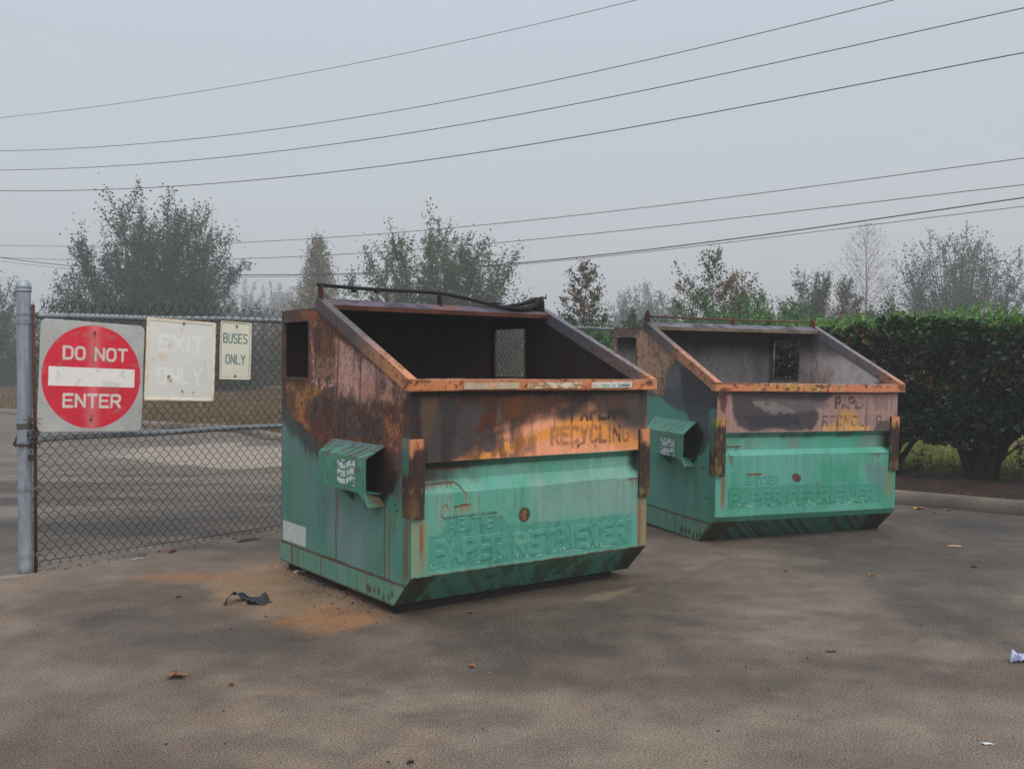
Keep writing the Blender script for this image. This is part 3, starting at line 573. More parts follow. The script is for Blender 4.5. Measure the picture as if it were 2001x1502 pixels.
# far-off wood closing the view below the trees
def far_wood():
    rg = np.random.default_rng(77); n = 60000; u = rg.random(n)
    X = -75+165*u; X = X*1.35; Y = 120+rg.uniform(-6, 14, n)+6*np.sin(X*.05); top = 3.2+4.6*fbm(X*.10, X*0, 8)+2.4*fbm(X*.5, X*0, 9)
    top = top*np.where(X < -12, .95, 1.15)
    Z = rg.random(n)**.8*top; P = np.stack([X, Y, Z], 1)
    V, Fq = leaf_quads(P, .60, 5, 1.5)
    tag(mesh_obj('far_wood', V, Fq, M_LEAF, None, leaf_cols(n, [((52, 62, 50), 4), ((66, 76, 60), 4), ((84, 84, 66), 1)], 6, P, .2)), 'low dark wood fading into fog beyond the lawn', 'wood', kind='stuff')
far_wood()
# near bushes seen through the gate, at the far edge of the lawn
for i, (px, Yd, py, rx) in enumerate([(30, 60, 660, 3.0), (505, 58, 640, 2.6), (590, 56, 600, 2.4), (700, 45, 600, 2.0)]):
    tree('shrub', b_at(px, Yd), hz(py, Yd), rx, ['dark bush low behind the round gate post', 'dark bush behind the small bus sign', 'brown green bush just above the gate hinge side', 'olive bush hidden low behind the front dumpster'][i],
         'shrub', None, 18, 7000, .13, OAK if i != 2 else MIXR, seed=40+i, dense_low=.9, prof=lambda r: 1-.2*r)

# ------------------------------------------------------------------ hedge of separate clipped bushes
HD = np.array([.775, -.632]); HN = np.array([.632, .775])      # along the kerb, away from it
def hedge_bush(c0, seed, label, half=.92):
    rg = np.random.default_rng(seed); base = np.array([c0[0], c0[1], .11]); root = empty('hedge_bush', loc=base, label=label, cat='hedge', group='clipped bushes forming the hedge')
    mb = MB(); bc = np.append(lin(46, 40, 35)/.9, .4)
    for k in range(34):
        a = rg.uniform(-1, 1)*half; b = rg.uniform(-.5, .5); zt = rg.uniform(.8, 1.75); st = np.array([rg.normal()*.07, rg.normal()*.07, 0])
        tip = np.array([HD[0]*a+HN[0]*b, HD[1]*a+HN[1]*b, zt]); B = bez(st, np.array([tip[0]*.3, tip[1]*.3, zt*.32]), tip, 9)+np.concatenate([np.zeros((1, 3)), np.cumsum(rg.normal(size=(8, 3))*.012, axis=0)])
        mb.tube(B, np.linspace(.034, .006, 9), 5, bc, False)
    mb.tube([(0, 0, -.02), (.01, 0, .12), (0, .01, .34)], [.17, .12, .05], 9, bc, False)
    for k in range(5):
        a = rg.uniform(-.5, .5); mb.tube([(a*.2, 0, .02), (a*.7, rg.uniform(-.2, .2), .25), (a*1.4, rg.uniform(-.3, .3), .55)], [.015, .011, .005], 4, bc, False)
    mb.build('trunk', M_BARK, root)
    n = 42000; a = rg.uniform(-half*1.12, half*1.12, n); b = rg.uniform(-.68, .68, n); zz = rg.uniform(.46, 1.95, n)
    nf = int(n*.34); b[:nf] = -.66+np.abs(rg.normal(size=nf))*.10; nt_ = int(n*.2); zz[nf:nf+nt_] = 1.9-np.abs(rg.normal(size=nt_))*.06
    al = a+(c0[0]*HD[0]+c0[1]*HD[1])
    zz = zz+(fbm(al*1.6, b*3, 5)-.5)*.38-.13; b = b+(fbm(al*2.6, zz*2.6, 6)-.5)*.30
    bot = .50+.50*(np.abs(a)/half)**1.6*rg.uniform(.6, 1)+.40*(fbm(al*3.2, b*2, 7)-.5)-.10
    keep = (zz > bot) & (fbm(al*5, zz*5+b*4, 8, 3) > .36)
    P = np.stack([HD[0]*a+HN[0]*b, HD[1]*a+HN[1]*b, zz], 1)[keep]; al = al[keep]; bb = b[keep]
    V, Fq = leaf_quads(P, .066, seed, 1.5)
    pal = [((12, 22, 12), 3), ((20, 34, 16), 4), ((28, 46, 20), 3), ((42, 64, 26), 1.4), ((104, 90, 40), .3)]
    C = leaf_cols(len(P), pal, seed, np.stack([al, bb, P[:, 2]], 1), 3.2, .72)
    # tops carry lighter green leaves; a band of browned leaves lies just below
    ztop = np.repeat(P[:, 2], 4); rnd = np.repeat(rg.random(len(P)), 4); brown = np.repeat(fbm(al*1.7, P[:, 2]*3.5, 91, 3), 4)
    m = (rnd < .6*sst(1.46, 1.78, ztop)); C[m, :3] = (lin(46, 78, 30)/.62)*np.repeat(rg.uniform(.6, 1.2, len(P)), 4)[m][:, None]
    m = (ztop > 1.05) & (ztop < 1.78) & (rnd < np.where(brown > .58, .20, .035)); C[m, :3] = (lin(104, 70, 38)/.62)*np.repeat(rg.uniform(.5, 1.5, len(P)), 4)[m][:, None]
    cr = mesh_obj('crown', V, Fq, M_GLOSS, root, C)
    # fresh upright shoots along the top
    ns = 280; P2 = []
    for k in range(ns):
        q = rg.uniform(-half*1.1, half*1.1), rg.uniform(-.6, .6); L = rg.uniform(.04, .30)
        for j in range(int(L/.018)): P2.append((HD[0]*q[0]+HN[0]*q[1]+rg.normal()*.012, HD[1]*q[0]+HN[1]*q[1]+rg.normal()*.012, 1.73+.38*float(fbm(np.array([(q[0]+c0[0]*HD[0]+c0[1]*HD[1])*1.6]), np.array([q[1]*3]), 5)[0]-.5)+j*.018+rg.normal()*.005))
    P2 = np.array(P2); V, Fq = leaf_quads(P2, .052, seed+1, 2.2, up=1.1)
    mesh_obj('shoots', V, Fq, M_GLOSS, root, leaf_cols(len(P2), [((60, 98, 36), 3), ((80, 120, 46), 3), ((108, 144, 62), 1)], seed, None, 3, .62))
    return root
hb0 = np.array([6.02, 12.15])-.0*HN
labs = {-3: 'clipped bush seen through the window of the rear dumpster', -2: 'clipped bush behind the right end of the rear dumpster', -1: 'clipped bush with forked trunk standing just right of the rear dumpster',
        0: 'clipped bush with a thick dark trunk in the open right part of the hedge', 1: 'last clipped bush cut by the right edge of the view', 2: 'clipped bush beyond the right edge'}
g1, g2 = ground(1735, 925, .115)[:2], ground(1915, 932, .115)[:2]
base0 = g2; stp = 1.30
for k in (-1.62, -.80, 0, 1.05):
    c0 = base0+HD*stp*k
    hedge_bush(c0, 300+int(k*4), {-1.62: 'clipped bush at the left end of the hedge behind the window of the rear dumpster', -.8: 'clipped bush with forked trunk standing just right of the rear dumpster', 0: 'clipped bush with a thick dark trunk in the open right part of the hedge'}.get(k, 'last clipped bush of the hedge cut by the right edge of the view'), .70 if k < -1 else .92)
print('hedge', g1, g2)
# seedlings below the hedge
for i, (px, py) in enumerate([(1795, 935), (1995, 925)]):
    g = ground(px, py, .115); rt = empty('seedling', loc=g, label=['small dark seedling between the two hedge trunks', 'thin seedling right of the thick hedge trunk'][i], cat='plant', group='seedlings under the hedge')
    rg = np.random.default_rng(i+5); mb = MB(); Ls = []
    for k in range(3):
        a = rg.uniform(0, 6); tp = np.array([math.cos(a)*.08, math.sin(a)*.08, .32+.2*i]); B = bez(np.zeros(3), tp*np.array([.2, .2, .6]), tp, 6); mb.tube(B, .004, 4, lin(50, 44, 36), False)
        for q in B[1:]: 
            for _ in range(5): Ls.append(q+rg.normal(size=3)*.035)
    mb.build('stem', M_BARK, rt); V, Fq = leaf_quads(np.array(Ls), .08, i, 3); mesh_obj('leaves', V, Fq, M_GLOSS, rt, leaf_cols(len(Ls), [((30, 42, 26), 1), ((44, 60, 32), 1)], i, None, 1, .62))
# grass tufts on lawn near the bed, and fallen leaves on the bed
def blades(name, P, h, pal, seed, label, wd=.012):
    rg = np.random.default_rng(seed); n = len(P); a = rg.uniform(0, 2*math.pi, n); hh = h*rg.uniform(.5, 1.3, n); s = np.stack([np.cos(a), np.sin(a), 0*a], 1)*wd
    ln = rg.normal(size=(n, 3))*.3*hh[:, None]; ln[:, 2] = hh
    V = np.stack([P-s, P+s, P+s*.4+ln, P-s*.2+ln], 1).reshape(-1, 3)
    tag(mesh_obj(name, V, np.arange(4*n).reshape(n, 4), M_GRASS, None, leaf_cols(n, pal, seed, P, 1.5, .62)), label, 'grass', kind='stuff')
rg = np.random.default_rng(3); n = 26000
s_ = rg.uniform(2.2, 7, n)**1.0; a_ = rg.uniform(-1.5, 7.5, n); P = np.stack([4.03+HD[0]*(a_-2)+HN[0]*s_, 10.18+HD[1]*(a_-2)+HN[1]*s_, np.full(n, .115)], 1)
blades('grass', P, .06, [((70, 84, 34), 3), ((96, 104, 46), 3), ((124, 112, 64), 2)], 4, 'short green grass behind the hedge')
n = 60000; P = np.stack([rg.uniform(-26, 3, n), rg.uniform(14, 48, n), np.full(n, .11)], 1)
kp = smooth_path(K1); yk = np.interp(P[:, 0], kp[:, 0], kp[:, 1]); P = P[P[:, 1] > yk+.25]
blades('grass', P, .10, [((64, 64, 38), 2), ((92, 76, 52), 3), ((88, 70, 50), 3), ((104, 88, 64), 2)], 6, 'dry tan grass on the lawn beyond the gate', .02)
n = 1900; s_ = rg.uniform(.14, 2.3, n)**1.0; a_ = rg.uniform(-3.5, 6.5, n); P = np.stack([4.03+HD[0]*a_+HN[0]*s_, 10.18+HD[1]*a_+HN[1]*s_, np.full(n, .145)], 1)
P = P[fbm(P[:, 0]*1.5, P[:, 1]*1.5, 31) > .44]
nk = 90; ak = rg.uniform(-.8, 4.5, nk); ok_ = -np.abs(rg.normal(size=nk))*.12-.03; Pk = np.stack([4.03+HD[0]*ak+HN[0]*ok_, 10.18+HD[1]*ak+HN[1]*ok_, np.full(nk, .015)], 1)
sk = rg.uniform(.1, 2.3, 46); ng = rg.normal(size=46)*.05; Pg = np.stack([G0[0]+U_G[0]*sk+N_G[0]*ng, G0[1]+U_G[1]*sk+N_G[1]*ng, np.full(46, .012)], 1)
zb_ = np.repeat(np.concatenate([np.full(len(P), .135), np.full(nk+46, .004)]), 4); P = np.concatenate([P, Pk, Pg]); zc_ = np.repeat(P[:, 2], 4)
V, Fq = leaf_quads(P, np.concatenate([np.full(len(P)-nk-46, .055), np.full(nk+46, .034)]), 9, 1.8, 0); V[:, 2] = zb_+np.abs(V[:, 2]-zc_)*.25
tag(mesh_obj('fallen_leaves', V, Fq, M_LEAF, None, leaf_cols(len(P), [((84, 50, 34), 4), ((110, 70, 42), 3), ((58, 42, 34), 3), ((150, 112, 60), .5)], 9, None, 1, .7)), 'brown fallen leaves on the soil bed and along kerb and gate', 'leaves', kind='stuff')

# ------------------------------------------------------------------ power lines
WIRES = [
 ([(0,230),(385,181),(600,141),(924,76.5),(1245,0),(1500,-66)], 0, 'thin topmost wire leaving the top edge near the middle'),
 ([(0,294),(84,293),(301,281.5),(525,254.5),(700,228),(951,183),(1300,109),(1755,0),(2050,-78)], 0, 'second wire from the top leaving the top edge near the right corner'),
 ([(0,332),(84,331),(301,320),(600,288),(1300,168.6),(2001,15.8)], 0, 'third wire from the top reaching the right edge just under the corner'),
 ([(0,372),(105,373.5),(301,367.5),(700,329),(1300,237.6),(2001,103)], 0, 'lowest of the four upper wires, grazing the top of the large tree'),
 ([(0,478.7),(126,482),(479,473.8),(700,459.5),(1300,401),(2001,309)], 1, 'uppermost wire of the lower set'),
 ([(0,502),(105,508),(465,506),(700,494),(1300,442),(2001,361)], 1, 'second wire of the lower set'),
 ([(0,504),(35,507),(161,521),(437,537.5),(600,537),(898,521.5),(1300,484.5),(2001,386)], 1, 'thick dark wire third in the lower set'),
 ([(0,509),(35,515),(200,531),(437,541),(700,537),(936,521),(1300,489.4),(2001,403.3)], 1, 'thin wire running just under the thick dark one')]
for i, (P, s_, lb) in enumerate(WIRES):
    P = np.array(P, float); co = np.polyfit(P[:, 0], P[:, 1], 3); xs = np.linspace(-160, 2160, 90); ys = np.polyval(co, xs)
    a, b = ((28, -.5), (40, -.55))[s_]; W3 = []
    for x, y in zip(xs, ys): d = ray(x, y); t = a/(d[1]-b*d[0]); W3.append(CAM+d*t)
    W3 = np.array(W3); dist = np.linalg.norm(W3-CAM, axis=1).mean()
    wpx = (1.0, 1.3, 1.45, 1.6, 1.2, 1.25, 1.9, 1.0)[i]
    m_ = MB(); m_.tube(W3, wpx*.5*dist/F_PX, 6, np.append(lin(44, 44, 48), 0)); o = m_.build('power_line', M_SOFT); tag(o, lb, 'power line', 'overhead wires across the sky')

# ------------------------------------------------------------------ gate, post, signs
GV = .80                               # display value of a white matte upright surface here
def on_gate(px, py, off=-.03):
    d = ray(px, py); t = (off-((CAM[:2]-G0)@N_G))/(d[:2]@N_G); p = CAM+d*t; return float((p[:2]-G0)@U_G), float(p[2])
def gp3(s, z, off=0.): return np.array([G0[0]+U_G[0]*s+N_G[0]*off, G0[1]+U_G[1]*s+N_G[1]*off, z])
c_galv = np.append(lin(128, 136, 140)/GV, 0); c_wire = np.append(lin(28, 25, 25)/GV, .6); c_rust = np.append(lin(76, 54, 46)/GV, 1)
def gate_leaf(s0, s1, z0, z1, zm, label):
    root = empty('chain_link_gate', loc=gp3((s0+s1)/2, 0), label=label, cat='gate', group='chain link gate leaves'); root.rotation_euler = (0, 0, math.atan2(U_G[1], U_G[0]))
    hw = (s1-s0)/2; rg = np.random.default_rng(int(s0*10)+2)
    loc = lambda s, z, o=0.: (s-(s0+s1)/2, o, z)
    def rail(name, za, zb, r, ext=0., o=.0):
        mb = MB(); n = 60; xs = np.linspace(s0-.0+ext, s1, n); V = [loc(x, za+(zb-za)*(x-s0)/(s1-s0)+.003*math.sin(x*5), o) for x in xs]
        C = np.tile(c_galv, (n, 1)); nz_ = fbm(xs*7, xs*0, 4)[:, None]; C[:, :3] *= .75+.5*nz_
        mb.tube(V, r, 14, C); q = mb.build(name, M_GALV, root, True); return q
    rail('top_rail', z0, z1, .0215, .03, .022); rail('middle_rail', zm[0], zm[1], .0215, 0, .022)
    for s_, nm in ((s0+.0, 'tension_bar'), (s1, 'tension_bar')):
        mb = MB(); mb.tube([loc(s_, .0), loc(s_+.003, .9), loc(s_-.004, z0+.075)], .0125, 8, c_rust); mb.build(nm, M_RUST, root, True)
    p, pv_ = .0735, .083; n = int((s1-s0)/(p/2)); mb = MB(); r = .0024
    for i in range(n+1):
        x0 = s0+i*p/2+.008; top = z0+(z1-z0)*(x0-s0)/(s1-s0)+.075; K = int((top-.05)/(pv_/2)); pts = []
        for k in range(K+1):
            sg = (-1)**(k+i); xx = x0+sg*(p/4+.0006)+.004*math.sin(k*.4+x0*2); zz = .05+k*pv_/2+.008*math.sin(x0*3.1)*(1-k/K)
            y_ = .0035*(-1)**k+.010*math.sin(k*.19+x0*1.3)
            pts.append(loc(xx, zz-.004, y_)); pts.append(loc(xx, zz+.004, -y_*.2+y_))
        x, o, z = pts[-1]; sg = (-1)**(K+i); pts.append((x-sg*.010, o+rg.normal()*.004, z+.016)); pts.append((x-sg*.010+rg.normal()*.005-sg*.008, o-.006, z+.032+rg.random()*.012))
        x, o, z = pts[0]; sg = (-1)**i; pts.insert(0, (x-sg*.012, o, z-.014))
        mb.tube(pts, r, 4, c_wire, False)
    mb.tube([loc(s0, .075), loc(s0+.4, .066), loc((s0+s1)/2, .060), loc(s1, .06)], .0022, 4, c_wire, False)
    mb.build('wire_mesh', M_RUST, root)
    for k in range(9):
        s_ = s0+.25+k*.42; mb = MB()
        if s_ < s1: mb.tube([loc(s_+.026*math.cos(a)*.15, z0+(z1-z0)*(s_-s0)/(s1-s0)+.026*math.sin(a), .022+.028*math.cos(a)) for a in np.linspace(0, 6.28, 12)], .0018, 4, c_wire, False); mb.build('tie_wire', M_RUST, root)
    return root
gate_leaf(0, 3.62, 1.785, 1.85, (.925, .915), 'near chain link gate leaf carrying the three signs')
gate_leaf(3.72, 7.35, 1.85, 1.90, (.93, .93), 'far chain link gate leaf glimpsed between the two dumpsters')
# gate post with cap, bands
pc = ground(50.5, 1118.5); proot = empty('gate_post', loc=(pc[0], pc[1], 0), label='tall round galvanised steel post with a domed cap at the left end of the gate', cat='post')
def ring_pts(r, z, n=20): return [(r*math.cos(a), r*math.sin(a), z) for a in np.linspace(0, 2*math.pi, n)]
def lathe(mb, prof, n=26, cf=None):
    m = len(prof); V = np.array([[r*math.cos(a), r*math.sin(a), z] for r, z in prof for a in np.arange(n)*2*math.pi/n])
    Fs = [(i*n+j, i*n+(j+1) % n, (i+1)*n+(j+1) % n, (i+1)*n+j) for i in range(m-1) for j in range(n)]+[tuple(range((m-1)*n, m*n))]
    mb.add(V, Fs, cf(V))
def post_col(V):
    a = np.arctan2(V[:, 1], V[:, 0]); c = Canvas(np.cos(a)*.15+a*.03, V[:, 2], (134, 144, 156), None, 4, GV)
    c.mix(sst(.45, .65, fbm(a*3, V[:, 2]*2.2, 5)), (112, 122, 138), .75); c.mix(sst(.55, .7, fbm(a*4, V[:, 2]*3.3, 8)), (154, 162, 170), .7)
    c.mix(sst(.5, .7, fbm(a*6, V[:, 2]*6, 9)), (122, 118, 134), .4); c.mix(sst(.24, .2, V[:, 2]), (150, 160, 168), .6)
    c.mix(sst(.05, .0, V[:, 2]), (70, 74, 84), .8); c.mix(sst(.55, .75, fbm(a*9, V[:, 2]*1.2, 11)), (160, 168, 176), .5)
    return c.rgba()
mb = MB(); lathe(mb, [(.0465, z) for z in np.linspace(-.02, 1.955, 90)], 26, post_col); mb.build('pipe', M_GALV, proot, True)
mb = MB(); lathe(mb, [(.0475, 1.945), (.0515, 1.947), (.0515, 1.965), (.048, 1.968), (.0515, 1.971), (.0505, 1.985), (.043, 2.008), (.028, 2.026), (.012, 2.034), (.001, 2.036)], 26, post_col); mb.build('cap', M_GALV, proot, True)
gl = np.array([*(G0-pc[:2]), 0])        # towards the gate upright
for k, (z, hgt, bl) in enumerate([(1.795, .012, 0), (1.742, .03, 1), (1.02, .035, 0), (.905, .03, 1), (.587, .028, 1), (.126, .028, 1)]):
    mb = MB(); lathe(mb, [(.0468, z-hgt/2), (.0505, z-hgt/2), (.0505, z+hgt/2), (.0468, z+hgt/2)], 24, lambda V: (post_col(V)*np.array([.85, .85, .84, 1]) if k != 2 else np.tile(c_galv*np.array([.35, .33, .3, 1]), (len(V), 1))))
    if bl:
        dn = gl/np.linalg.norm(gl); sd_ = np.array([-dn[1], dn[0], 0])
        for q in (-.008, .008):
            a = dn*.04+sd_*q; b = dn*(.10)+sd_*q
            mb.sheet([a+[0, 0, z-.012], b+[0, 0, z-.012], b+[0, 0, z+.012], a+[0, 0, z+.012]], .05, None, c_galv*.8)
        mb.tube([dn*.088-sd_*.022+[0, 0, z], dn*.088+sd_*.022+[0, 0, z]], .006, 6, c_rust)
    solid(mb.build('band', M_GALV, proot), .003, 0)
# chain and padlock
ch = MB()
def link(mb, c, t, roll, L=.036, W_=.020, r=.0034, C=c_rust*.6):
    t = np.array(t, float); t /= np.linalg.norm(t); u = np.cross(t, [0.3, .2, 1]); u /= np.linalg.norm(u); v = np.cross(t, u); q = u*math.cos(roll)+v*math.sin(roll)
    P = [np.array(c)+t*(L/2-W_/2)*(1 if math.cos(a) > 0 else -1)+t*W_/2*math.cos(a)+q*W_/2*math.sin(a) for a in np.linspace(0, 2*math.pi, 13)+.01]
    mb.tube(P, r, 5, C, False)
cp = []
for a in np.linspace(-.4, 5.2, 60): cp.append((pc[0]+.062*math.cos(a+2.6), pc[1]+.062*math.sin(a+2.6), .98-.10*math.sin(max(0, min(1, (a+.4)/5.6))*math.pi)-.012*math.sin(a*2)))
for tt in np.linspace(0, 1, 20): cp.append((pc[0]+.052+.02*tt, pc[1]-.05+.03*tt, .97-.10*tt))
for tt in np.linspace(0, 1, 12): cp.append((pc[0]+.072+.015*tt, pc[1]-.02+.07*tt, .87+.20*tt))
cp = np.array(cp); sd_ = np.concatenate([[0], np.cumsum(np.linalg.norm(np.diff(cp, axis=0), axis=1))]); nL = int(sd_[-1]/.027)
for k in range(nL):
    s_ = (k+.5)*.027; c = [np.interp(s_, sd_, cp[:, j]) for j in range(3)]; c2 = [np.interp(s_+.01, sd_, cp[:, j]) for j in range(3)]
    link(ch, c, np.array(c2)-c, (k % 2)*math.pi/2+.3)
tag(ch.build('chain', M_RUST, None, True), 'dark rusty chain wrapped round the gate post', 'chain')
lk = empty('padlock', loc=(pc[0]+.075, pc[1]-.065, .83), label='small dark padlock hanging from the chain on the post', cat='padlock')
mb = MB(); mb.box(-.02, .02, -.009, .009, -.045, 0, c_rust*.7); bevel(mb.build('body', M_RUST, lk), .004)
mb = MB(); mb.tube([(-.013, 0, -.002), (-.013, 0, .02), (-.009, 0, .031), (0, 0, .036), (.009, 0, .031), (.013, 0, .02), (.013, 0, -.002)], .0032, 6, c_galv*.7); mb.build('shackle', M_GALV, lk, True)
# bunch of twigs / wire caught above the chain
mb = MB(); rg = np.random.default_rng(2)
for k in range(16):
    b = np.array([pc[0]+.055+rg.normal()*.012, pc[1]-.03+rg.normal()*.02, 1.06]); d = rg.normal(size=3); d /= np.linalg.norm(d); mb.tube(bez(b, b+d*.03+[0, 0, .02], b+d*.055+[.01, 0, .0], 5), .0022, 4, np.append(lin(92, 72, 52)/GV, .5), False)
tag(mb.build('rusty_wire_knot', M_RUST), 'tangle of rusty wire twisted above the chain on the post', 'wire')

def sign(name, corners, paint, label, cr, holes, mat=None, lip=0, off=-.03):
    Q = np.array([on_gate(*c, off) for c in corners])            # TL TR BR BL
    c = Q.mean(0); wd = (np.linalg.norm(Q[1]-Q[0])+np.linalg.norm(Q[2]-Q[3]))/2; hg = (np.linalg.norm(Q[3]-Q[0])+np.linalg.norm(Q[2]-Q[1]))/2
    tilt = math.atan2(*(((Q[0]+Q[1])/2-(Q[2]+Q[3])/2)))           # lean of the vertical axis
    root = empty(name, loc=gp3(c[0], c[1], off), label=label, cat='sign', group=None)
    root.rotation_euler = (Matrix.Rotation(math.atan2(U_G[1], U_G[0]), 4, 'Z') @ Matrix.Rotation(tilt, 4, 'Y')).to_euler()
    st = .0042; nx, nz_ = int(wd/st), int(hg/st); x, z = np.meshgrid(np.linspace(-wd/2, wd/2, nx+1), np.linspace(-hg/2, hg/2, nz_+1), indexing='ij'); x = x.ravel(); z = z.ravel()
    # pull the grid corners onto the rounding
    dx = np.abs(x)-(wd/2-cr); dz = np.abs(z)-(hg/2-cr); m = (dx > 0) & (dz > 0); rr = np.hypot(dx, dz); 
    i, j = np.meshgrid(np.arange(nx), np.arange(nz_), indexing='ij'); a = (i*(nz_+1)+j).ravel(); Fq = np.stack([a, a+nz_+1, a+nz_+2, a+1], 1)
    out_ = m & (rr > cr); bad = out_[Fq].all(axis=1); Fq = Fq[~bad]; f = np.where(out_, cr/np.maximum(rr, 1e-9), 1)
    x2 = np.where(out_, np.sign(x)*(wd/2-cr+dx*f), x); z2 = np.where(out_, np.sign(z)*(hg/2-cr+dz*f), z)
    cv = Canvas(x2/wd+.5, z2/hg+.5, (150, 152, 152), None, 3, GV); paint(cv, wd, hg)
    y = -.0*x; bump = .0015*(fbm(x*6, z*6, 3)-.5)*4
    if lip: y = y-.004*sst(lip, lip*.5, np.minimum(wd/2-np.abs(x2), hg/2-np.abs(z2)))
    used = np.unique(Fq); mp = np.full(len(x2), -1); mp[used] = np.arange(len(used))
    o = mesh_obj('panel', np.stack([x2, y-bump, z2], 1)[used], mp[Fq], mat or M_SIGN, root, cv.rgba()[used], True); solid(o, .0028, -1)
    for hx, hz_ in holes:
        mb = MB(); lathe(mb, [(.0095, 0), (.0095, .003), (.006, .0055), (.001, .006)], 10, lambda V: np.tile(c_rust, (len(V), 1))); V = mb.V[0]; mb.V[0] = np.stack([V[:, 0]+(hx-.5)*wd, -V[:, 2]-.003, V[:, 1]+(hz_-.5)*hg], 1)
        mb.build('bolt', M_RUST, root)
    return root
GS = .66
def pt_dne(c, W_, Hh):
    c.gain = GS; c.c[:] = lin(150, 152, 152)/GS
    x, z = (c.a-.5)*W_, (c.b-.5)*Hh; n = c.nz(5, 1)
    c.mix(sst(.4, .7, n), (164, 166, 166), .5)
    r = np.hypot(x+.003, z); m = 1-sst(.361-.002, .361+.002, r*(.76/W_))
    c.mix(m, (186, 32, 52), 1); c.mix(m*sst(.35, -.1, z), (176, 44, 60), .45)
    # vertical band through the bolts: pink glare streaks painted in, plus fading
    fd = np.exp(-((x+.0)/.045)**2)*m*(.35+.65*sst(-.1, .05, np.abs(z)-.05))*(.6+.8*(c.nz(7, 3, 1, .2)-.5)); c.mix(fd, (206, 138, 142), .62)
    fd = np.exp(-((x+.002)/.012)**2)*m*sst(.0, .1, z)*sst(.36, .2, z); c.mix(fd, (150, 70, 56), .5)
    for cx, zz, L, wd in ((-.14, .2, .05, .02), (.12, -.2, .07, .02)): c.mix(np.exp(-((x-cx)/wd)**2-((z-zz)/L)**2)*m, (214, 84, 92), .25)
    bar = (np.abs(x+.001) < .315*W_/.76) & (np.abs(z+.002) < .066); c.mix(bar*1., (202, 200, 198), 1)
    d = text_dist(x, z, 'DO NOT', -.215*W_/.76, .245*W_/.76, .125, .208, .42); c.mix(1-sst(.0078, .0108, d), (184, 176, 172))
    d = text_dist(x, z, 'ENTER', -.205*W_/.76, .205*W_/.76, -.215, -.130, .42); c.mix(1-sst(.0078, .0108, d), (188, 180, 176))
    c.mix(sst(.62, .7, c.nz(16, 9)), (128, 120, 114), .25)
    for hx, hz_ in ((0, .30), (0, -.285)): c.mix(np.exp(-((x-hx)**2+(z-hz_)**2)/.0002), (90, 54, 44), .7)
    c.line([(.18,.48),(.2,.47),(.24,.49)], .002, (160, 156, 154), .6)
def rusty_edge(c, W_, Hh, amt, col=(120, 82, 56)):
    e_ = np.minimum(W_/2-np.abs(c.a-.5)*W_, Hh/2-np.abs(c.b-.5)*Hh); n = c.nz(12, 20)
    c.mix(sst(.018*amt, .0, e_-(n-.5)*.03*amt), col, .85, 1); c.mix(sst(.05*amt, .0, e_-(n-.5)*.05), (190, 164, 128), .45)
def pt_exit(c, W_, Hh):
    c.gain = GS; x, z = (c.a-.5)*W_, (c.b-.5)*Hh; c.c[:] = lin(192, 193, 189)/GS
    e_ = np.minimum(W_/2-np.abs(x), Hh/2-np.abs(z)); c.mix(sst(.03, .02, e_), (206, 202, 190), .8)
    c.mix(1-sst(.0015, .004, np.abs(e_-.026)), (168, 160, 146), .5)
    d = text_dist(x, z, 'EXIT', -.185, .185, .075, .185, .42); c.mix(1-sst(.011, .014, d), (208, 211, 210), .55)
    d = text_dist(x, z, 'ONLY', -.195, .185, -.175, -.065, .42); c.mix(1-sst(.011, .014, d), (208, 211, 210), .55)
    c.mix(sst(.55, .75, c.nz(4, 2))*sst(.1, .25, z), (196, 176, 140), .4); c.mix(np.exp(-((x+.16)/.05)**2-((z-.02)/.03)**2), (196, 172, 134), .55)
    rusty_edge(c, W_, Hh, .55, (132, 92, 64))
    for cx, cz, r in ((-.10, -.135, .014), (-.085, -.155, .010), (-.105, .115, .008), (-.103, .135, .006), (.0, .245, .006), (.215, -.005, .006), (-.235, .0, .006), (.02, -.24, .012), (.12, -.245, .008)):
        d = np.hypot(x-cx, (z-cz)*.8)+(c.nz(30, 5)-.5)*r*1.6; c.mix(1-sst(r*.6, r, d), (104, 70, 50), .9, 1); c.mix(np.exp(-((x-cx)/(r*1.2))**2)*sst(cz, cz-.01, z)*sst(cz-.07, cz, z), (188, 152, 112), .4)
def pt_bus(c, W_, Hh):
    c.gain = GS; x, z = (c.a-.5)*W_, (c.b-.5)*Hh; c.c[:] = lin(190, 190, 176)/GS; e_ = np.minimum(W_/2-np.abs(x), Hh/2-np.abs(z)); rc = np.hypot(np.maximum(np.abs(x)-(W_/2-.035), 0), np.maximum(np.abs(z)-(Hh/2-.035), 0))
    e2 = np.where((np.abs(x) > W_/2-.035) & (np.abs(z) > Hh/2-.035), .035-rc, e_)
    c.mix(1-sst(.0015, .0035, np.abs(e2-.017)), (78, 92, 82), .9)
    d = text_dist(x, z, 'BUSES', -.086*W_/.23, .083*W_/.23, .062, .135, .55); c.mix(1-sst(.0048, .0072, d), (80, 104, 98), .95)
    d = text_dist(x, z, 'ONLY', -.068*W_/.23, .070*W_/.23, -.108, -.036, .5); c.mix(1-sst(.0048, .0072, d), (80, 104, 98), .95)
    rusty_edge(c, W_, Hh, .3)
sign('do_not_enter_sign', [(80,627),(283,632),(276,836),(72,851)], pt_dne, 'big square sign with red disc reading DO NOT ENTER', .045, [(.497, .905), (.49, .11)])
sign('exit_only_sign', [(287,623),(422,627),(418,781),(280,786)], pt_exit, 'faded white sign with ghost letters EXIT ONLY and rusty edges', .02, [(.52, .955)], lip=.03)
sign('buses_only_sign', [(430,628),(492,629),(489,741),(428,742)], pt_bus, 'small upright white sign reading BUSES ONLY', .02, [(.52, .92), (.5, .06)], lip=.012)
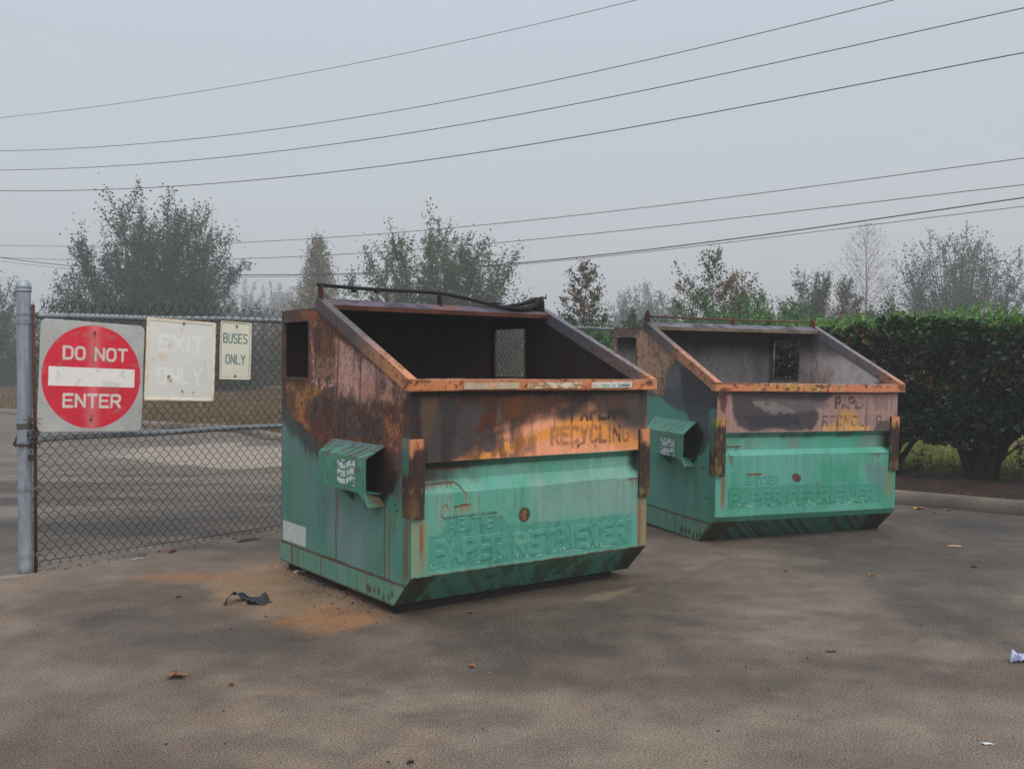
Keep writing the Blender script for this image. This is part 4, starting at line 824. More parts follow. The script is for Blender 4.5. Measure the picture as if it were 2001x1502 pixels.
# distant fence across the far lawn
fr = empty('far_fence', loc=at(-40, 700, 66)*[1, 1, 0], label='distant low wire fence behind the dark bushes at the left', cat='fence')
A_, B_ = at(-120, 700, 66), at(330, 700, 72); dA = B_-A_; o_ = np.array(fr.location)
zt = hz(657, 67); mb = MB(); mb.tube([A_*[1, 1, 0]-o_+[0, 0, zt], B_*[1, 1, 0]-o_+[0, 0, zt]], .03, 6, np.append(lin(150, 156, 158)/GV, 0)); mb.build('top_rail', M_GALV, fr)
for k in range(8):
    q = A_+dA*k/7; mb = MB(); mb.tube([q*[1, 1, 0]-o_+[0, 0, -.1], q*[1, 1, 0]-o_+[0, 0, zt+.02]], .035, 6, np.append(lin(92, 96, 96)/GV, 0)); mb.build('fence_post', M_GALV, fr)

# ------------------------------------------------------------------ the two dumpsters
W = 1.83
GEO = [dict(yaw=.6323, x=-.5694, y=5.4813, tx=-.0052, ty=-.0004, z=.0299, c=.1882, h1=.2175, ch=(.871, .831, .759, .685), hb=1.0),
       dict(yaw=.3696, x=1.6288, y=7.8254, tx=-.0096, ty=.0156, z=-.0297, c=.2268, h1=.258, ch=(.94, .897, .793, .752), hb=1.055)]
D_, H2, S_, H4, H3, Z0, OV = 1.8228, 1.3411, 1.1632, 1.8623, 1.7944, .03, .0421
SL = math.atan2(H4-H2, S_+OV)
def dmat(g):
    cy, sy = math.cos(g['yaw']), math.sin(g['yaw']); tx, ty = g['tx'], g['ty']
    return Matrix(((cy, -sy, -tx*cy+ty*sy, g['x']), (sy, cy, -tx*sy-ty*cy, g['y']), (tx, ty, 1, g['z']), (0, 0, 0, 1)))
def slant_z(y): return H2+(y+OV)*math.tan(SL)
def noisy(V, base, seed, gain=GV, extra=None, rust=0.):
    k = np.abs(V[:, 0])*1.0+V[:, 1]; c = Canvas(k, V[:, 2], base, None, seed, gain); c.r[:] = rust
    c.mix(sst(.4, .75, c.nz(9, 1)), tuple(.7*x for x in base), .7)
    if extra is not None: extra(c, V)
    return c.rgba()
def dumpster(k, paintF, paintL, inner, railc, rimc, label):
    g = GEO[k]; M = dmat(g); Mi = np.array(M.inverted()); root = empty('dumpster', M=M, label=label, cat='dumpster', group='burnt slant front dumpsters')
    def pick(axis, val):
        A = Mi[:3, :3]@CAM+Mi[:3, 3]
        def f(px, py):
            b = Mi[:3, :3]@ray(px, py); t = (val-A[axis])/b[axis]; p = A+b*t
            return (p[0], p[2]) if axis == 1 else (p[1], p[2])
        return f
    cF, cL = pick(1, 0.), pick(0, 0.)
    c_, h1 = g['c'], g['h1']; za, zb, zc, zd = g['ch']; dep = .042
    # ---- front panel with its pressed channel
    xl, xr = .093, W-.083
    def emboss(V): return V
    def colF(V): return paintF(V, cF, g)
    mb = MB(); st = .0052
    def S(q, s=st): 
        m = MB(); m.sheet(q, s); V, C = colF(m.V[0]); mb.add(V, m.F, C)
    S([(0,0,za),(W,0,za),(W,0,H2-.04),(0,0,H2-.04)])
    S([(xl,dep,zb),(xr,dep,zb),(xr,0,za),(xl,0,za)]); S([(xl,dep,zc),(xr,dep,zc),(xr,dep,zb),(xl,dep,zb)]); S([(xl,0,zd),(xr,0,zd),(xr,dep,zc),(xl,dep,zc)])
    S([(0,0,zd),(xl,0,zd),(xl,0,za),(0,0,za)]); S([(xr,0,zd),(W,0,zd),(W,0,za),(xr,0,za)])
    S([(xl,0,zd),(xl,dep,zc),(xl,dep,zb),(xl,0,za)]); S([(xr,dep,zc),(xr,0,zd),(xr,0,za),(xr,dep,zb)])
    S([(0,0,h1),(W,0,h1),(W,0,zd),(0,0,zd)])
    if k: S([(.0,.03,h1-.045),(W,.03,h1-.045),(W,0,h1),(0,0,h1)]); S([(0,c_,Z0),(W,c_,Z0),(W,.03,h1-.045),(0,.03,h1-.045)])
    else: S([(0,c_,Z0),(W,c_,Z0),(W,0,h1),(0,0,h1)])
    mb.build('front_panel', M_PAINT, root, False)
    # ---- side panels, outer skin and inner skin
    wy0, wy1, wz0, wz1 = 1.367, 1.768, 1.336, 1.716
    poly = [(c_, Z0), (D_, Z0), (D_, H3), (S_-.02, H3), (S_-.02, slant_z(S_-.02)-.03), (0, H2-.03), (0, h1)] if False else [(c_, Z0), (D_, Z0), (D_, H3), ((H3-(H2-.03))/math.tan(SL)-OV, H3), (0, slant_z(0)-.03), (0, h1)]
    if k: poly = poly[:-1]+[(0, h1), (.03, h1-.045)]
    def skin(x, st, cfn, flip):
        ys = np.unique(np.concatenate([np.arange(0, D_, st), [wy0, wy1, D_]])); zs = np.unique(np.concatenate([np.arange(Z0, H3, st), [wz0, wz1, H3]]))
        bm = bmesh.new(); grid = [[bm.verts.new((y, z, 0)) for z in zs] for y in ys]
        for i in range(len(ys)-1):
            yc = (ys[i]+ys[i+1])/2
            for j in range(len(zs)-1):
                zc_ = (zs[j]+zs[j+1])/2
                if wy0 < yc < wy1 and wz0 < zc_ < wz1: continue
                if zc_ > slant_z(yc)+.05: continue
                if zc_ < h1 and yc < c_*(1-(zc_-Z0)/(h1-Z0))-.06: continue
                bm.faces.new((grid[i][j], grid[i+1][j], grid[i+1][j+1], grid[i][j+1]))
        for i in range(len(poly)):
            p, q = poly[i], poly[(i+1) % len(poly)]
            bmesh.ops.bisect_plane(bm, geom=bm.verts[:]+bm.edges[:]+bm.faces[:], plane_co=(p[0], p[1], 0), plane_no=Vector((q[1]-p[1], -(q[0]-p[0]), 0)), clear_outer=True, dist=1e-5)
        for v in [v for v in bm.verts if not v.link_faces]: bm.verts.remove(v)
        bm.verts.index_update(); A = np.array([v.co[:2] for v in bm.verts]); Fs = [[v.index for v in f.verts][::(-1 if flip else 1)] for f in bm.faces]; bm.free()
        V = np.stack([np.full(len(A), x), A[:, 0], A[:, 1]], 1); return V, Fs, cfn(V)
    def innerc(V): return inner(V)
    for s_, x0 in ((0, 0.), (1, W)):
        mb = MB(); mb.add(*skin(x0, .0055 if s_ == 0 else .03, (lambda V: paintL(V, cL, g)) if s_ == 0 else (lambda V: noisy(V, (70, 128, 106), 6, GV, lambda c, V: c.mix(sst(.95, 1.1, V[:, 2]), (92, 66, 52), .9))), s_ == 0))
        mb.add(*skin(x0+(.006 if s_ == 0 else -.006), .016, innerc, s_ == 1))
        mb.build('side_panel', M_PAINT if s_ == 0 else M_CHAR, root)
    # window frames
    for x0, sg in ((0, -1), (W, 1)):
        mb = MB(); fb = lambda V: noisy(V, (96, 80, 72) if k == 0 else (150, 132, 118), 9, GV, lambda c, V: c.mix(sst(.4, .6, c.nz(14, 2)), (66, 54, 48), .7, 1), .6)
        t_ = .016
        for (a0, a1, b0, b1) in ((wy0-t_, wy1+t_, wz1, wz1+t_), (wy0-t_, wy1+t_, wz0-t_, wz0), (wy0-t_, wy0, wz0, wz1), (wy1, wy1+t_, wz0, wz1)):
            xs = sorted((x0+sg*.007, x0-sg*.012)); gridbox(mb, xs[0], xs[1], a0, a1, b0, b1, .02, fb)
        mb.build('window_frame', M_RUST, root)
    # ---- back, roof, floor
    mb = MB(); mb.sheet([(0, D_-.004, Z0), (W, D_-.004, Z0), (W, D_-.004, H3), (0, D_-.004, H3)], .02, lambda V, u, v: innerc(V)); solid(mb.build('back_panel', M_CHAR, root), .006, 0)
    yr = (H3-(H2-.03))/math.tan(SL)-OV
    mb = MB(); mb.sheet([(0, S_-.02, H3+.003), (W, S_-.02, H3+.003), (W, D_, H3+.003), (0, D_, H3+.003)], .03, lambda V, u, v: noisy(V, (60, 50, 46), 4)); solid(mb.build('roof', M_CHAR, root), .006, 0)
    mb = MB(); mb.sheet([(0, c_, Z0+.004), (W, c_, Z0+.004), (W, D_, Z0+.004), (0, D_, Z0+.004)], .05, lambda V, u, v: noisy(V, (48, 42, 38), 4)); solid(mb.build('floor', M_CHAR, root), .006, 0)
    # ---- header across the top: sloped plate, riser, lip
    hc = lambda V, u=None, v=None: noisy(V, (104, 98, 112) if k == 0 else (120, 120, 130), 14, 1.0, lambda c, V: (c.mix(sst(.45, .65, fbm(V[:, 0]*3, V[:, 1]*9, 5)), (112, 98, 100) if k == 0 else (104, 104, 112), .5, .1), c.mix(sst(.55, .7, fbm(V[:, 0]*6, V[:, 1]*6, 8)), (62, 60, 70), .8), c.mix(np.exp(-((V[:, 0]-.95)/.12)**2), (128, 84, 66), .6 if k == 0 else 0)))
    y1 = S_-.098; z1 = slant_z(y1)-.006
    mb = MB(); mb.sheet([(.012, y1, z1), (W-.012, y1, z1), (W-.012, S_, H4-.004), (.012, S_, H4-.004)], .012, hc)
    mb.sheet([(.012, y1+.006, z1-.03), (W-.012, y1+.006, z1-.03), (W-.012, y1, z1), (.012, y1, z1)], .015, lambda V, u, v: noisy(V, (98, 62, 52) if k == 0 else (126, 116, 100), 3))
    mb.sheet([(.012, S_, H4-.004), (W-.012, S_, H4-.004), (W-.012, S_+.004, H3), (.012, S_+.004, H3)], .03, lambda V, u, v: noisy(V, (60, 54, 54), 3))
    solid(mb.build('header_beam', M_CHAR, root), .005, -1)
    # ---- rails: two slanting, one across the front
    Lr = math.hypot(S_+OV, H4-H2); cs, sn = math.cos(SL), math.sin(SL)
    for sx in (0, 1):
        mb = MB(); xa, xb = (-OV, .012) if sx == 0 else (W-.012, W+OV)
        TT = lambda V: np.stack([V[:, 0], -OV+V[:, 1]*cs-V[:, 2]*sn, H2+V[:, 1]*sn+V[:, 2]*cs], 1)
        gridbox(mb, xa, xb, .0, Lr+.0, -.078, .004, .012, lambda V: railc(V, Lr, sx), TT)
        bevel(mb.build('side_rail', M_PAINT, root), .004)
    bend = lambda V: V+np.stack([0*V[:, 0], .005*np.sin(V[:, 0]*(2.1+k)+k*2)+.005*(fbm(V[:, 0]*3, V[:, 0]*0+k, 77)-.5), .004*np.sin(V[:, 0]*1.7+1+k)+.006*(fbm(V[:, 0]*4, V[:, 0]*0+k, 78)-.5)], 1)
    mb = MB(); gridbox(mb, -OV-.001, W+OV+.001, -OV-.001, .022, H2-.068, H2+.002, .009, rimc, bend); rim = bevel(mb.build('front_rim', M_PAINT, root), .004)
    # ---- ears on the header and the rod
    for j, (xe, hgt, wd, yw) in enumerate(((-.02, .115 if k == 0 else .12, .024, .05), (.90, .098, .022, .04), (W-.02, .10, .022, .055))):
        mb = MB(); ec = (lambda V: noisy(V, (88, 54, 48) if (j == 0 and k == 0) else (40, 36, 38), 5, GV, None, 1)) if k == 0 else (lambda V: noisy(V, (112, 70, 50) if j else (62, 44, 44), 5, GV, None, 1))
        z0 = H4-.03; P = [(S_-yw, z0-.02), (S_+.012, z0), (S_+.014, z0+hgt*.75), (S_-.008, z0+hgt), (S_-yw*.8, z0+hgt*.95), (S_-yw, z0+hgt*.6)]
        xs = xe-wd*.3, xe+wd*.3
        mb.prism(P, 0, xs[0], xs[1], (0, 0, 0)); mb.C[-1] = ec(mb.V[-1])
        if k == 1 and j == 0:   # folded diamond plate
            mb.prism([(xe-.045, z0+.07), (xe-.01, z0+.005), (xe+.03, z0+.06), (xe-.005, z0+.135)], 1, S_-.045, S_-.038, (0, 0, 0)); mb.C[-1] = ec(mb.V[-1])
        bevel(mb.build('hinge_bracket', M_RUST, root), .003)
    if k == 0:
        bk = np.append(lin(24, 24, 27)/GV, .3)
        mb = MB(); R_ = [(-.045, S_-.02, 1.945), (.30, S_-.02, 1.936), (.60, S_-.02, 1.937), (.89, S_-.02, 1.936), (1.15, S_-.02, 1.905), (1.36, S_-.03, 1.868), (1.55, S_-.04, 1.862), (1.78, S_-.03, 1.862)]
        mb.tube(smooth_path(R_, 5), .0125, 8, bk); rod = mb.build('hinge_rod', M_RUST, root, True)
        for x in (.22, .39): mb = MB(); mb.tube([(x-.012, S_-.02, 1.926), (x+.012, S_-.02, 1.923)], .016, 8, bk); mb.build('melted_drip', M_RUST, rod, True)
        # molten lid remains hugging the right end
        bm = MB(); rg = np.random.default_rng(5)
        bm.tube(smooth_path([(1.30, S_-.06, 1.868), (1.45, S_-.07, 1.852), (1.60, S_-.07, 1.850), (1.70, S_-.06, 1.874), (1.76, S_-.045, 1.912)], 4), np.interp(np.linspace(0, 1, 17), [0, .3, .7, 1], [.007, .016, .022, .018]), 8, bk)
        bm.tube(smooth_path([(1.52, S_-.02, 1.868), (1.64, S_-.03, 1.895), (1.74, S_-.03, 1.925), (1.79, S_-.02, 1.92)], 4), np.interp(np.linspace(0, 1, 13), [0, .5, 1], [.006, .020, .026]), 8, bk)
        for x, r in ((1.745, .022), (1.80, .028), (1.77, .018)): bm.tube([(x, S_-.03, 1.835), (x+.004, S_-.03, 1.87), (x-.003, S_-.03, 1.91), (x+.002, S_-.03, 1.945)], [r*.8, r*.7, r, r*.6], 8, bk)
        bm.tube([(1.76, S_-.03, 1.935), (1.81, S_-.03, 1.948), (1.845, S_-.03, 1.942), (1.85, S_-.03, 1.975)], [.01, .009, .008, .003], 6, bk)
        for x0, x1, z, dz in ((1.26, 1.44, 1.882, .001), (1.46, 1.62, 1.872, .022)): bm.tube([(x0, S_-.06, z), ((x0+x1)/2, S_-.065, z+dz*.4), (x1, S_-.06, z+dz)], [.004, .009, .004], 6, bk)
        q = bm.build('melted_lid', M_RUST, root, True)
    else:
        mb = MB(); rc = np.append(lin(104, 66, 56)/GV, 1); mb.tube([(-.02, S_-.025, 1.905), (.9, S_-.025, 1.895), (1.81, S_-.025, 1.90)], .0085, 8, rc); mb.build('hinge_rod', M_RUST, root, True)
    # ---- fork pockets on both sides
    def pocket(sg, x0):
        X = lambda o: x0+sg*o
        kz = g['hb']; po = .15; z1_, z0_ = .88*(1 if k == 0 else 1.03), .68*(1 if k == 0 else 1.045); zt_ = .947*(1 if k == 0 else 1.06); zl = .603*(1 if k == 0 else 1.07)
        def pc_(V, u, v, part):
            c = Canvas(V[:, 1]+V[:, 0]*.5, V[:, 2]+V[:, 0]*.5, (66, 128, 104), None, 15+k, GV)
            c.mix(sst(.4, .7, c.nz(6, 1)), (84, 142, 120), .6)
            if part == 'top':
                n = fbm(V[:, 1]*42+V[:, 0]*26, V[:, 1]*6-V[:, 0]*16, 17, 3)
                c.mix(sst(.50, .56, n)*(1 if k == 0 else .15), (66, 58, 62), .85); c.mix(sst(.35, .8, u)*.0, (60, 60, 64), .4)
                c.mix(sst(.3, 1, v)*.6*(1 if k == 0 else .3), (108, 112, 118), .7)
            if part == 'side':
                c.mix(1-sst(.004, .012, np.abs(V[:, 2]-z1_)), (132, 140, 96), .5, .6)
                # worn white sticker remains
                sy, sz = (V[:, 1]-.50)/.12, (V[:, 2]-.785)/.075
                box = (np.abs(sy) < 1.15) & (np.abs(sz) < 1.15); c.mix(box*1., (48, 112, 84), .5)
                n = fbm(V[:, 1]*30, V[:, 2]*45+V[:, 1]*18, 23, 3); bx2 = (np.abs(sy) < .98) & (np.abs(sz-.0) < .95)
                if k == 0: 
                    mm = bx2*(sst(.36, .42, n))*(np.abs(np.sin(V[:, 2]*66+.9*np.sin(V[:, 1]*26))) > .38)*(np.abs(sy-.05) > .035); c.mix(mm*1., (196, 198, 200), .95)
                else:
                    mm = bx2*sst(.40, .46, n)*(np.abs(np.sin(V[:, 2]*40)) > .15); c.mix(mm*1., (186, 190, 194), .95)
                c.mix(sst(.30, .245, V[:, 1])*.5, (40, 92, 76), .7)
            if part == 'lip':
                c.mix(sst(.5, .6, c.nz(20, 4)), (116, 84, 56), .7, 1)
            c.speck((104, 78, 54), 26, .70, .6, 6, rust=1)
            return c.rgba()
        qs = {'side': [(X(po), .88, z0_), (X(po), .262, z0_), (X(po), .262, z1_), (X(po), .88, z1_)],
              'side2': [(X(po), .34, z0_), (X(po), .215, zl), (X(po), .262, z0_), (X(po), .30, z0_+.001)],
              'top': [(X(po), .88, z1_), (X(po), .262, z1_), (X(.0), .305, zt_), (X(.0), 1.0, zt_)],
              'bottom': [(X(0), .96, z0_-.02), (X(0), .34, z0_-.02), (X(po), .34, z0_), (X(po), .88, z0_)],
              'lip': [(X(0), .40, z0_-.02), (X(0), .295, zl-.012), (X(po), .215, zl), (X(po), .34, z0_)]}
        mb = MB()
        for nme, q in qs.items():
            if nme == 'side2': mb.add([(X(po), .35, z0_), (X(po), .225, zl+.002), (X(po), .262, z0_+.0005)], [(0, 1, 2)], pc_(np.array([(X(po), .35, z0_)]*3), None, None, 'side')); continue
            mb.sheet(q, .006, lambda V, u, v, nme=nme: pc_(V, u, v, nme))
        # gusset below
        mb.prism([(X(.0), z0_-.10), (X(.0), z0_-.018), (X(.10), z0_-.008)][:3], 1, .70, .708, lin(60, 112, 92)/GV)
        solid(mb.build('fork_pocket', M_PAINT, root), .007, 0)
    pocket(-1, -.001); pocket(1, W+.001)
    # ---- corner guards (angle iron, rusty, rounded bottom)
    ztop, zbot = (1.007, .553) if k == 0 else (1.058, .592)
    def guard(x0, sg):
        mb = MB()
        def gc(V):
            zz = (V[:, 2]-zbot)/(ztop-zbot); f = np.abs(V[:, 0]-x0)
            c = Canvas(V[:, 0]*1.+V[:, 1], V[:, 2], (54, 38, 35), None, 21+k+int(x0), GV); c.r[:] = 1
            c.mix(sst(.45, .65, c.nz(30, 1, 1, .35)), (84, 52, 40), .8); c.mix(sst(.5, .7, c.nz(24, 2, 1.5, .3)), (44, 34, 34), .8)
            c.mix(sst(.78, .92, zz+(c.nz(26, 3, 1.6, .5)-.5)*.40)*sst(.080, .060, f), (196, 132, 92), .95, .2)
            c.mix(sst(.35, .0, zz+(c.nz(16, 4, 1.5, .5)-.5)*.5), (104, 92, 56), .6, .7)
            c.mix(sst(.040, .050, f)*sst(.80, .76, zz)*(V[:, 1] < .01), (46, 42, 46), .9, .5)
            c.mix((V[:, 1] > .006)*sst(.45, .62, zz+(c.nz(12, 7)-.5)*.5), (62, 118, 98), .8, .2)
            c.speck((126, 120, 62), 22, .66, .7, 8, sx=2, sy=.7, rust=.5)
            return c.rgba()
        f0, f1 = sorted((x0-sg*.014, x0+sg*.080))
        gridbox(mb, f0, f1, -.016, -.0015, zbot, ztop, .009, gc)
        s0, s1 = sorted((x0-sg*.014, x0-sg*.0015)); gridbox(mb, s0, s1, -.0015, .078, zbot+.006, ztop-.0005, .009, gc)
        bevel(mb.build('corner_guard', M_RUST, root), .005)
        mb = MB(); gridbox(mb, f0+.004, f1-.004, -.030 if sg < 0 else -.024, -.0165, zbot+.03, ztop-.06, .02, gc) if False else mb.tube([(x0+sg*.035, -.012, zbot+.004), (x0+sg*.035, -.012, zbot+.02)], .02, 8, c_rust)
        mb.build('drain_stub', M_RUST, root)
    guard(0, 1); guard(W, -1)
    # ---- bottom strip plate along the sides (weld seam) and skids
    for sg, x0 in ((-1, 0), (1, W)):
        zt2 = .163 if k == 0 else .196
        ye = c_*(1-(zt2-Z0)/(h1-Z0)) if k == 0 else .075
        def stc(V):
            c = Canvas(V[:, 1], V[:, 2], (84, 136, 112), cL, 31+k, GV); c.mix(sst(.4, .7, c.nz(8, 1)), (104, 140, 116), .7)
            c.mix(1-sst(.002, .010, np.abs(c.b-zt2)+(c.nz(30, 3)-.5)*.008), (88, 56, 40), .95, 1)
            c.drips([(0, 0)] if False else [(0, 0)], 0, (0, 0, 0), 0)
            rg = random.Random(4+k)
            for _ in range(16):
                y = rg.uniform(.15, 1.75); wd = rg.uniform(.004, .013); m = (1-sst(wd*.4, wd*1.3, np.abs(c.a-y-.003*np.sin(c.b*60)))); c.mix(m, (112, 84, 52), rg.uniform(.35, .8), .8)
            for y, zz in ((.42, .075), (.47, .07), (.5, .078), (.36, .08), (.3, .06), (.24, .065), (.2, .09)): c.mix(1-sst(.6, 1.1, np.hypot((c.a-y)/.02, (c.b-zz)/.03)+(c.nz(30, 6)-.5)), (76, 66, 36), .85, 1)
            c.mix(1-sst(0, .012, c.b-Z0), (66, 52, 42), .8, 1); c.mix(sst(.35, .15, c.a)*sst(.4, .6, c.nz(10, 8)), (120, 112, 78), .5)
            return c.rgba()
        m = MB(); m.sheet([(x0+sg*.004, D_, Z0-.003), (x0+sg*.004, c_, Z0-.003), (x0+sg*.004, ye, zt2), (x0+sg*.004, D_, zt2)], .006); mb = MB(); mb.add(m.V[0], m.F, stc(m.V[0])); solid(mb.build('base_strip', M_PAINT, root), .007, 0)
    for y0, y1 in ((c_+.03, c_+.13), (D_-.2, D_-.06), (.95, 1.05)):
        mb = MB(); mb.box(.03, W-.12, y0, y1, -g['z']-.012*(k == 1)-.0*y0-.004, Z0-.001, lin(38, 34, 32)/GV); mb.build('skid', M_CHAR, root)
    return root, cF, cL

# ---- paint of the front dumpster
def fF0(V, cv, g):
    c = Canvas(V[:, 0], V[:, 2], (80, 152, 126), cv, 2, GV); za, zb, zc, zd = g['ch']; x, z = c.a, c.b
    c.mix(sst(.4, .7, c.nz(3, 1)), (104, 150, 132), .75); c.mix(sst(.5, .75, c.nz(5, 2, 1, .6)), (66, 140, 108), .6); c.mix(sst(.5, .7, c.nz(14, 3, 2, .12)), (118, 152, 134), .35)
    c.poly([(1060,950),(1245,935),(1245,1000),(1180,1010),(1060,1015)], (116, 146, 130), .08, .1, 5, .6, 11)
    up = sst(za-.004, za+.002, z)
    c.mix(up, (222, 152, 116), 1)
    U = lambda pts, col, soft, noise, sc, op, kk, **kw: c.mix(up*sst(-soft, soft, sdpoly(x, z, c.P(pts))+(c.nz(sc, kk, kw.get('sx', 1), kw.get('sy', 1))-.5)*2*noise), col, op, kw.get('rust'))
    U([(880,905),(940,885),(1000,862),(1100,825),(1140,805),(1205,815),(1250,850),(1250,880),(1190,868),(1120,852),(1060,858),(1000,880),(940,905)], (216, 140, 46), .022, .03, 7, .85, 12)
    U([(1090,800),(1262,790),(1262,845),(1200,835),(1140,812),(1100,820)], (98, 80, 76), .035, .03, 7, .85, 13)
    U([(800,760),(1180,755),(1140,790),(1090,806),(1030,825),(975,842),(945,868),(915,895),(880,915),(800,915)], (62, 42, 35), .05, .045, 9, .97, 14, rust=.8)
    U([(842,785),(960,780),(952,812),(938,845),(925,875),(880,905),(835,905)], (62, 59, 62), .018, .03, 8, .92, 15, rust=.4)
    U([(818,772),(856,772),(852,830),(840,862),(826,852),(818,810)], (84, 68, 54), .02, .04, 12, .85, 16, rust=.6)
    U([(938,772),(975,770),(970,830),(940,850),(930,845),(944,805)], (82, 42, 28), .012, .03, 12, .9, 17, rust=1, sy=.5)
    U([(898,768),(914,768),(906,796)], (116, 56, 34), .006, .012, 20, .9, 18, rust=1)
    U([(985,770),(1030,770),(1026,815),(992,825)], (100, 56, 32), .015, .04, 12, .85, 19, rust=1, sy=.4)
    U([(1040,768),(1075,768),(1068,800),(1044,810)], (100, 62, 42), .015, .04, 12, .7, 20, rust=1, sy=.4)
    U([(968,768),(985,768),(980,820),(968,830)], (96, 84, 76), .008, .03, 14, .7, 21, sy=.4)
    U([(935,865),(960,842),(1010,826),(1060,812),(1110,792),(1140,785),(1140,800),(1100,812),(1050,822),(1010,834),(980,850),(955,870),(945,890),(925,905)], (36, 37, 38), .038, .04, 10, .85, 22)
    U([(796,750),(822,750),(820,800),(823,860),(835,885),(838,915),(796,915)], (30, 30, 32), .016, .03, 10, .95, 23)
    U([(1120,750),(1275,750),(1275,800),(1262,838),(1238,842),(1205,820),(1150,795),(1120,790)], (30, 29, 32), .05, .04, 9, .92, 24)
    U([(1225,762),(1262,762),(1262,850),(1240,858),(1228,840)], (70, 64, 66), .02, .03, 10, .6, 25)
    U([(790,748),(1150,748),(1275,748),(1275,765),(1150,773),(1050,774),(930,775),(790,780)], (30, 29, 33), .008, .018, 14, .95, 26, sy=.5)
    U([(1150,842),(1200,832),(1250,842),(1250,875),(1215,878),(1170,868)], (176, 122, 92), .04, .03, 7, .35, 27)
    c.mix(up*sst(.52, .68, c.nz(7, 81, 1, .6))*sst(1.10, .7, x+z*.5-.5), (36, 33, 35), .7, .3); c.mix(up*sst(.50, .66, c.nz(12, 82, 1.4, .35))*sst(1.10, 1.26, z), (30, 28, 31), .75)
    # stencilled words, cooked into the paint
    d = text_dist(x, z, 'RECYCLING', 1.012, 1.665, .938, 1.036, .55); fade = .25+.75*sst(1.25, 1.6, x+.1*(c.nz(20, 31)-.5)); c.mix((1-sst(.008, .0135, d))*up*(.45+.55*sst(.4, .6, c.nz(22, 32))), (66, 48, 44), 1); c.mix((1-sst(.008, .013, d))*up*(1-fade)*.75, (208, 138, 84), 1)
    c.mix((sst(.008, .0125, d)*(1-sst(.0125, .017, d)))*up*(1-fade)*.5, (132, 78, 50), 1)
    d = text_dist(x, z, 'PAPER', 1.175, 1.54, 1.085, 1.185, .5); c.mix((1-sst(.008, .017, d+(c.nz(30, 38, 1, .2)-.5)*.01))*up*sst(1.17, 1.09, z+.05*(c.nz(12, 33)-.5))*.9, (34, 32, 34), 1)
    for x0, ch, op in ((.487, 'E', .95), (.625, 'H', .75), (.735, 'K', .5), (.83, 'C', .45)):
        d = text_dist(x, z, ch, x0, x0+.072, .928+.008*0, 1.028, .5); c.mix((1-sst(.010, .018, d+(c.nz(40, 34)-.5)*.016))*up*sst(.35, .55, c.nz(28, 37)), (72, 68, 72) if op > .7 else (160, 104, 66), op*.8)
    bl = (x > .478) & (x < .578) & (z > .912) & (z < 1.04); c.mix(bl*up*sst(.42, .5, c.nz(26, 35)), (60, 60, 66), .85)
    for xx, zz, L in ((.70, 1.12, .1), (1.03, 1.15, .14), (1.17, 1.16, .12), (.85, 1.09, .07), (1.35, 1.09, .05)): c.mix((1-sst(.002, .006, np.abs(x-xx-.002*np.sin(z*90))))*(z < zz)*(z > zz-L)*up, (64, 46, 40), .8)
    c.mix(up*sst(.62, .66, c.nz(34, 36))*sst(.0, .04, z-.885)*(1-sst(.925, .95, z))*sst(1.1, 1.2, x)*sst(1.45, 1.35, x), (80, 44, 28), .9, 1)
    c.mix(up*(c.nz(34, 41, 3, .08)-.5)*.5, (60, 44, 40), 1)
    # soot and grime in the channel, overhang shade painted in, right end darker
    lo = 1-up; c.mix(lo*sst(.90, .86, z)*sst(zb-.012, zb+.0, z), (44, 84, 66), .55)
    m = lo*sst(.62, .14, x+(c.nz(8, 42)-.5)*.35)*sst(zc-.07, zc+.02, z+(c.nz(10, 43)-.5)*.08); c.mix(m, (44, 42, 40), .92, .4); c.mix(lo*sst(1.5, .4, x+(c.nz(7, 47)-.5)*.8)*sst(za-.06, za, z+(c.nz(18, 48, 1.5, .3)-.5)*.05), (38, 48, 42), .6)
    m = lo*sst(.75, .3, x+(c.nz(8, 44)-.5)*.4)*sst(zb-.02, zb, z); c.mix(m, (36, 44, 38), .85)
    c.mix(lo*sst(1.66, 1.74, x+(c.nz(12, 45)-.5)*.05)*sst(zc-.01, zc+.02, z)*sst(xr_, xr_+.004, 1.75-x), (40, 52, 44), .7)
    c.mix(lo*sst(1.69, 1.745, x)*sst(.72, .74, z)*(x < 1.75), (30, 34, 32), .8)
    c.line([(862,918),(925,912)], .005, (84, 46, 36), .85, .8, 30, 46, 1); c.line([(829,949),(893,942),(900,948),(908,962)], .006, (86, 48, 34), .9, .6, 30, 47, 1)
    c.drips([(829,949),(893,942)], .05, (110, 66, 44), 12, .004, .8, 1); c.drips([(860,918),(925,912)], .06, (96, 66, 48), 10, .005, .6, 2); c.drips([(880,895),(1240,890)], .1, (98, 116, 72), 6, .006, .5, 3)
    c.line([(868,1013),(900,1008),(930,1006),(968,1001)], .006, (92, 56, 38), .95, .9, 40, 48, 1); c.line([(868,1013),(862,1005)], .004, (92, 56, 38), .9, .6, 30, 49, 1)
    c.line([(888,991),(906,986),(920,985)], .0055, (96, 54, 34), .95, .8, 40, 50, 1); c.drips([(888,991),(920,985)], .075, (150, 112, 72), 10, .005, .85, 4); c.drips([(868,1011),(968,1000)], .03, (104, 70, 46), 14, .003, .7, 5)
    c.drips([(880,962),(884,965)], .13, (132, 106, 66), 2, .005, .8, 6); c.drips([(908,962),(910,960)], .10, (132, 100, 62), 2, .005, .8, 7); c.line([(866,988),(872,986),(876,994)], .004, (96, 60, 40), .8, .6, 30, 51, 1); c.drips([(866,990),(874,988)], .06, (140, 112, 72), 2, .004, .7, 8)
